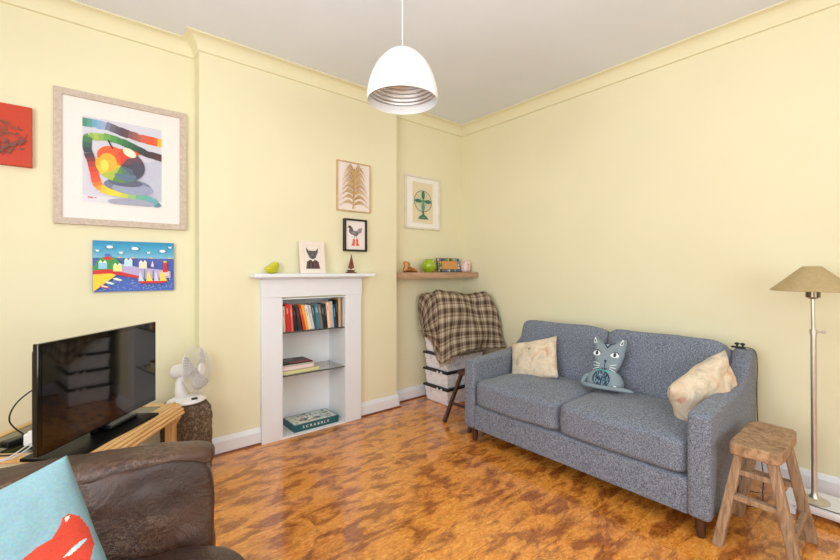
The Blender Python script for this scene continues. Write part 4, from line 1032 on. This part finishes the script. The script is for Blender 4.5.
MB().lathe([(.001, -.11), (.03, -.105), (.046, -.085), (.052, -.045), (.05, -.01), (.04, .01), (.02, .03), (.012, .06), (.001, .061)], 28, M=Mf, cap=False).build('motor_housing', M['white_plastic'], fan, smooth=0)
def cage_r(u): return .145 * math.sin(u * PI / 2)
mb = MB()
for k in range(48):
    a = 2 * PI * k / 48
    for sg, base, dep in ((1, .075, .035), (-1, .045, .028)):
        pts = [Mf @ Vector(((.03 + .116 * u) * math.cos(a + .25 * u), (.03 + .116 * u) * math.sin(a + .25 * u), .06 + sg * dep * (1 - u ** 3))) for u in (0, .25, .5, .7, .85, .95, 1)]
        mb.tube(pts, .0009, 4)
for r_, z_ in ((.147, .06), (.11, .06 + .035 * .6), (.11, .06 - .028 * .6), (.07, .06 + .034), (.07, .06 - .027)):
    mb.tube([Mf @ Vector((r_ * math.cos(2 * PI * k / 60), r_ * math.sin(2 * PI * k / 60), z_)) for k in range(60)], .003 if r_ > .14 else .0012, 6, closed=True)
mb.build('cage', M['white_plastic'], fan, smooth=0)
MB().lathe([(.001, .1), (.03, .1), (.036, .094), (.036, .088)], 28, M=Mf, cap=False).build('badge', M['white_plastic'], fan, smooth=40)
M['blade'] = plain('translucent grey plastic', (196, 196, 200), .25)
mb = MB()
for k in range(3):
    a0 = 2 * PI * k / 3 + .4
    def bl(a, b_, a0=a0):
        r_ = .02 + .11 * a; w = (.25 + .75 * math.sin(a * 2.4)) * .62; an = a0 + (b_ - .5) * 2 * w + a * .3
        return Mf @ Vector((r_ * math.cos(an), r_ * math.sin(an), .06 + (b_ - .5) * .03))
    mb.grid(bl, 10, 8)
mb.build('blade', M['blade'], fan, smooth=0, solid=.002)

# ------------------------------------------------------------------ leather chair and blue cushion
def leather():
    m, nt, b = new_mat('worn dark brown leather'); b.inputs['Roughness'].default_value = .33; b.inputs['Specular IOR Level'].default_value = .6
    v = coords(nt)
    n1 = N(nt, 'ShaderNodeTexNoise', Scale=3.5, Detail=6, Roughness=.6); nt.links.new(v, n1.inputs['Vector'])
    base = ramp(nt, [(.3, lin((34, 18, 12))), (.55, lin((58, 35, 24))), (.8, lin((92, 60, 42)))], n1.outputs['Fac'])
    mp = N(nt, 'ShaderNodeMapping'); mp.inputs['Scale'].default_value = (1, 1, 1.6); nt.links.new(v, mp.inputs[0])
    dz = N(nt, 'ShaderNodeTexNoise', Scale=14, Detail=8, Roughness=.75); nt.links.new(mp.outputs[0], dz.inputs['Vector'])
    ad = N(nt, 'ShaderNodeMixRGB', blend_type='ADD'); ad.inputs[0].default_value = .10; nt.links.new(mp.outputs[0], ad.inputs[1]); nt.links.new(dz.outputs['Color'], ad.inputs[2])
    vo = N(nt, 'ShaderNodeTexVoronoi', feature='DISTANCE_TO_EDGE', Scale=38); nt.links.new(ad.outputs[0], vo.inputs['Vector'])
    cr_ = ramp(nt, [(0, (.75, .75, .75, 1)), (.03, (.35, .35, .35, 1)), (.07, (0, 0, 0, 1))], vo.outputs['Distance'])
    n2 = N(nt, 'ShaderNodeTexNoise', Scale=4.5, Detail=2); nt.links.new(v, n2.inputs['Vector'])
    mk = ramp(nt, [(.52, (0, 0, 0, 1)), (.64, (.9, .9, .9, 1))], n2.outputs['Fac'])
    mm = N(nt, 'ShaderNodeMixRGB', blend_type='MULTIPLY'); mm.inputs[0].default_value = 1; nt.links.new(cr_.outputs[0], mm.inputs[1]); nt.links.new(mk.outputs[0], mm.inputs[2])
    mx = N(nt, 'ShaderNodeMixRGB'); nt.links.new(mm.outputs[0], mx.inputs[0]); nt.links.new(base.outputs[0], mx.inputs[1]); mx.inputs[2].default_value = lin((150, 118, 94))
    nt.links.new(mx.outputs[0], b.inputs['Base Color'])
    n3 = N(nt, 'ShaderNodeTexNoise', Scale=11, Detail=10, Roughness=.72, Distortion=.8); nt.links.new(v, n3.inputs['Vector']); add_bump(nt, b, n3.outputs['Fac'], .5, .025)
    return m
M['leather'] = leather()
ch = thing('leather_armchair', 'worn dark brown leather armchair back and seat with creased panels', 'armchair', (-3.475, -1.665, 0), (0, 0, R(-11)))
def crease(mb, amt, f=7, seed=0):
    mb.v = [tuple(Vector(p) + noise.noise_vector(Vector((p[0] * f, p[1] * f, p[2] * f * 1.4)) + Vector((seed, 0, 0))) * amt) for p in mb.v]; return mb
o = crease(soft_box(.505, .09, .255, 9, 0, 60, .011, 4, 4, puff_y=.03), .005, 13).build('back_cushion', M['leather'], ch, smooth=0); o.location = (.0, -.015, .458); o.rotation_euler = (R(-8), 0, 0)
o = crease(soft_box(.51, .08, .046, 3.6, 0, 44, .007, 6, 5), .005, 14, 3).build('back_roll', M['leather'], ch, smooth=0); o.location = (0, .015, .699)
MB().box(-.49, .485, .02, .13, .05, .68).build('back_frame', M['leather'], ch, bevel=.03, seg=4)
o = crease(soft_box(.54, .40, .09, 6, .025, 40, .01, 8, 4), .006, 12, 7).build('seat_cushion', M['leather'], ch, smooth=0); o.location = (.045, -.53, .432)
MB().box(-.49, .49, -.84, .0, .05, .27).build('base', M['leather'], ch, bevel=.02)
for sx in (-.44, .44):
    for yy in (-.8, .08): MB().lathe([(.02, 0), (.026, .052)], 14, M=Matrix.Translation((sx, yy, 0))).build('foot', M['walnut'], ch, smooth=40)
M['knit'] = colour_attr('knitted wool colours', .95, noise_amt=.35, scale=220)
t = thing('blue_cushion', 'pale blue cushion with a red animal head on the leather armchair', 'cushion', (-3.472, -2.028, .607))
Q = .21; NW = .42
bl_, rd, wh = (112, 143, 150), (178, 56, 34), (214, 204, 184)
red = [(p[0] * .98, p[1]) for p in [(-.04, -.04), (.03, .0), (.080, .036), (.125, .050), (.155, .052), (.170, .066), (.178, .080), (.190, .082), (.202, .066), (.208, .030), (.208, -.002), (.200, -.020), (.196, -.030), (.16, -.05), (.10, -.10), (-.02, -.12)]]
eye = [(p[0] * .98, p[1]) for p in [(.160, .004), (.172, .002), (.190, .007), (.203, .015), (.192, .017), (.172, .011)]]
def inside(p, poly):
    r = False; n = len(poly)
    for i in range(n):
        (x0, y0), (x1, y1) = poly[i], poly[(i + 1) % n]
        if (y0 > p[1]) != (y1 > p[1]) and p[0] < (x1 - x0) * (p[1] - y0) / (y1 - y0) + x0: r = not r
    return r
mb = pillow(NW, NW, .12, n=230, pinch=.015, wob=.004, seed=12)
for k, f in enumerate(mb.f):
    p = sum((Vector(mb.v[i]) for i in f), Vector()) / 4; q = (p.x, p.z); c = bl_
    if p.y < 0:
        if inside(q, red): c = rd
        if inside(q, eye): c = wh if (q[0] < .176 or q[0] > .199) else (150, 180, 186)
        if inside(q, [(.176, .077), (.186, .079), (.184, .073), (.178, .068)]): c = wh
    mb.c[k] = c
cc = mb.build('cushion_cover', M['knit'], t, smooth=0, weld=True)
basis(t, (.909, -.135, .395), (-.279, .506, .816))

# ------------------------------------------------------------------ light
def area(name, loc_, target, sx, sy, power, col=(1, 1, 1)):
    d = bpy.data.lights.new(name, 'AREA'); d.shape = 'RECTANGLE'; d.size = sx; d.size_y = sy; d.energy = power; d.color = col
    o = bpy.data.objects.new(name, d); COL.objects.link(o); o.location = loc_
    o.rotation_euler = (Vector(target) - Vector(loc_)).to_track_quat('-Z', 'Y').to_euler(); return o
area('window_daylight_left', (X0 + .03, -2.6, 1.55), (0, -2.0, 1.2), 2.1, 1.55, 58, (.97, .985, 1))
area('front_window_fill', (-2.7, Y0 + .03, 1.6), (-2.4, 0, 1.3), 2.3, 1.55, 34, (.97, .985, 1))  # soft back fill added at the front window opening
area('ceiling_bounce_fill', (-2.9, -3.2, 1.75), (-2.8, -3.0, 3.0), 1.2, 1.2, 22, (.97, .985, 1))  # unseen fill added behind the camera to brighten the ceiling by bounce
w = bpy.data.worlds.new('daylight'); S.world = w; w.use_nodes = True
w.node_tree.nodes['Background'].inputs[0].default_value = (.85, .92, 1, 1); w.node_tree.nodes['Background'].inputs[1].default_value = 2.0

# ------------------------------------------------------------------ camera
cd = bpy.data.cameras.new('camera'); cam = bpy.data.objects.new('camera', cd); COL.objects.link(cam)
cam.location = (-3.313, -3.232, 1.3); cam.rotation_euler = (PI / 2, 0, R(50.2 - 90))
cd.sensor_width = 36; cd.lens = 406 / 840 * 36; cd.shift_y = -9 / 840; cd.clip_start = .05
S.camera = cam
S.view_settings.view_transform = 'Standard'; S.view_settings.look = 'None'; S.view_settings.exposure = .13; S.view_settings.gamma = 1
S.cycles.use_denoising = True; S.cycles.max_bounces = 10; S.cycles.diffuse_bounces = 6; S.cycles.transparent_max_bounces = 12
S.cycles.sample_clamp_indirect = 6; S.cycles.caustics_refractive = False; S.cycles.caustics_reflective = False
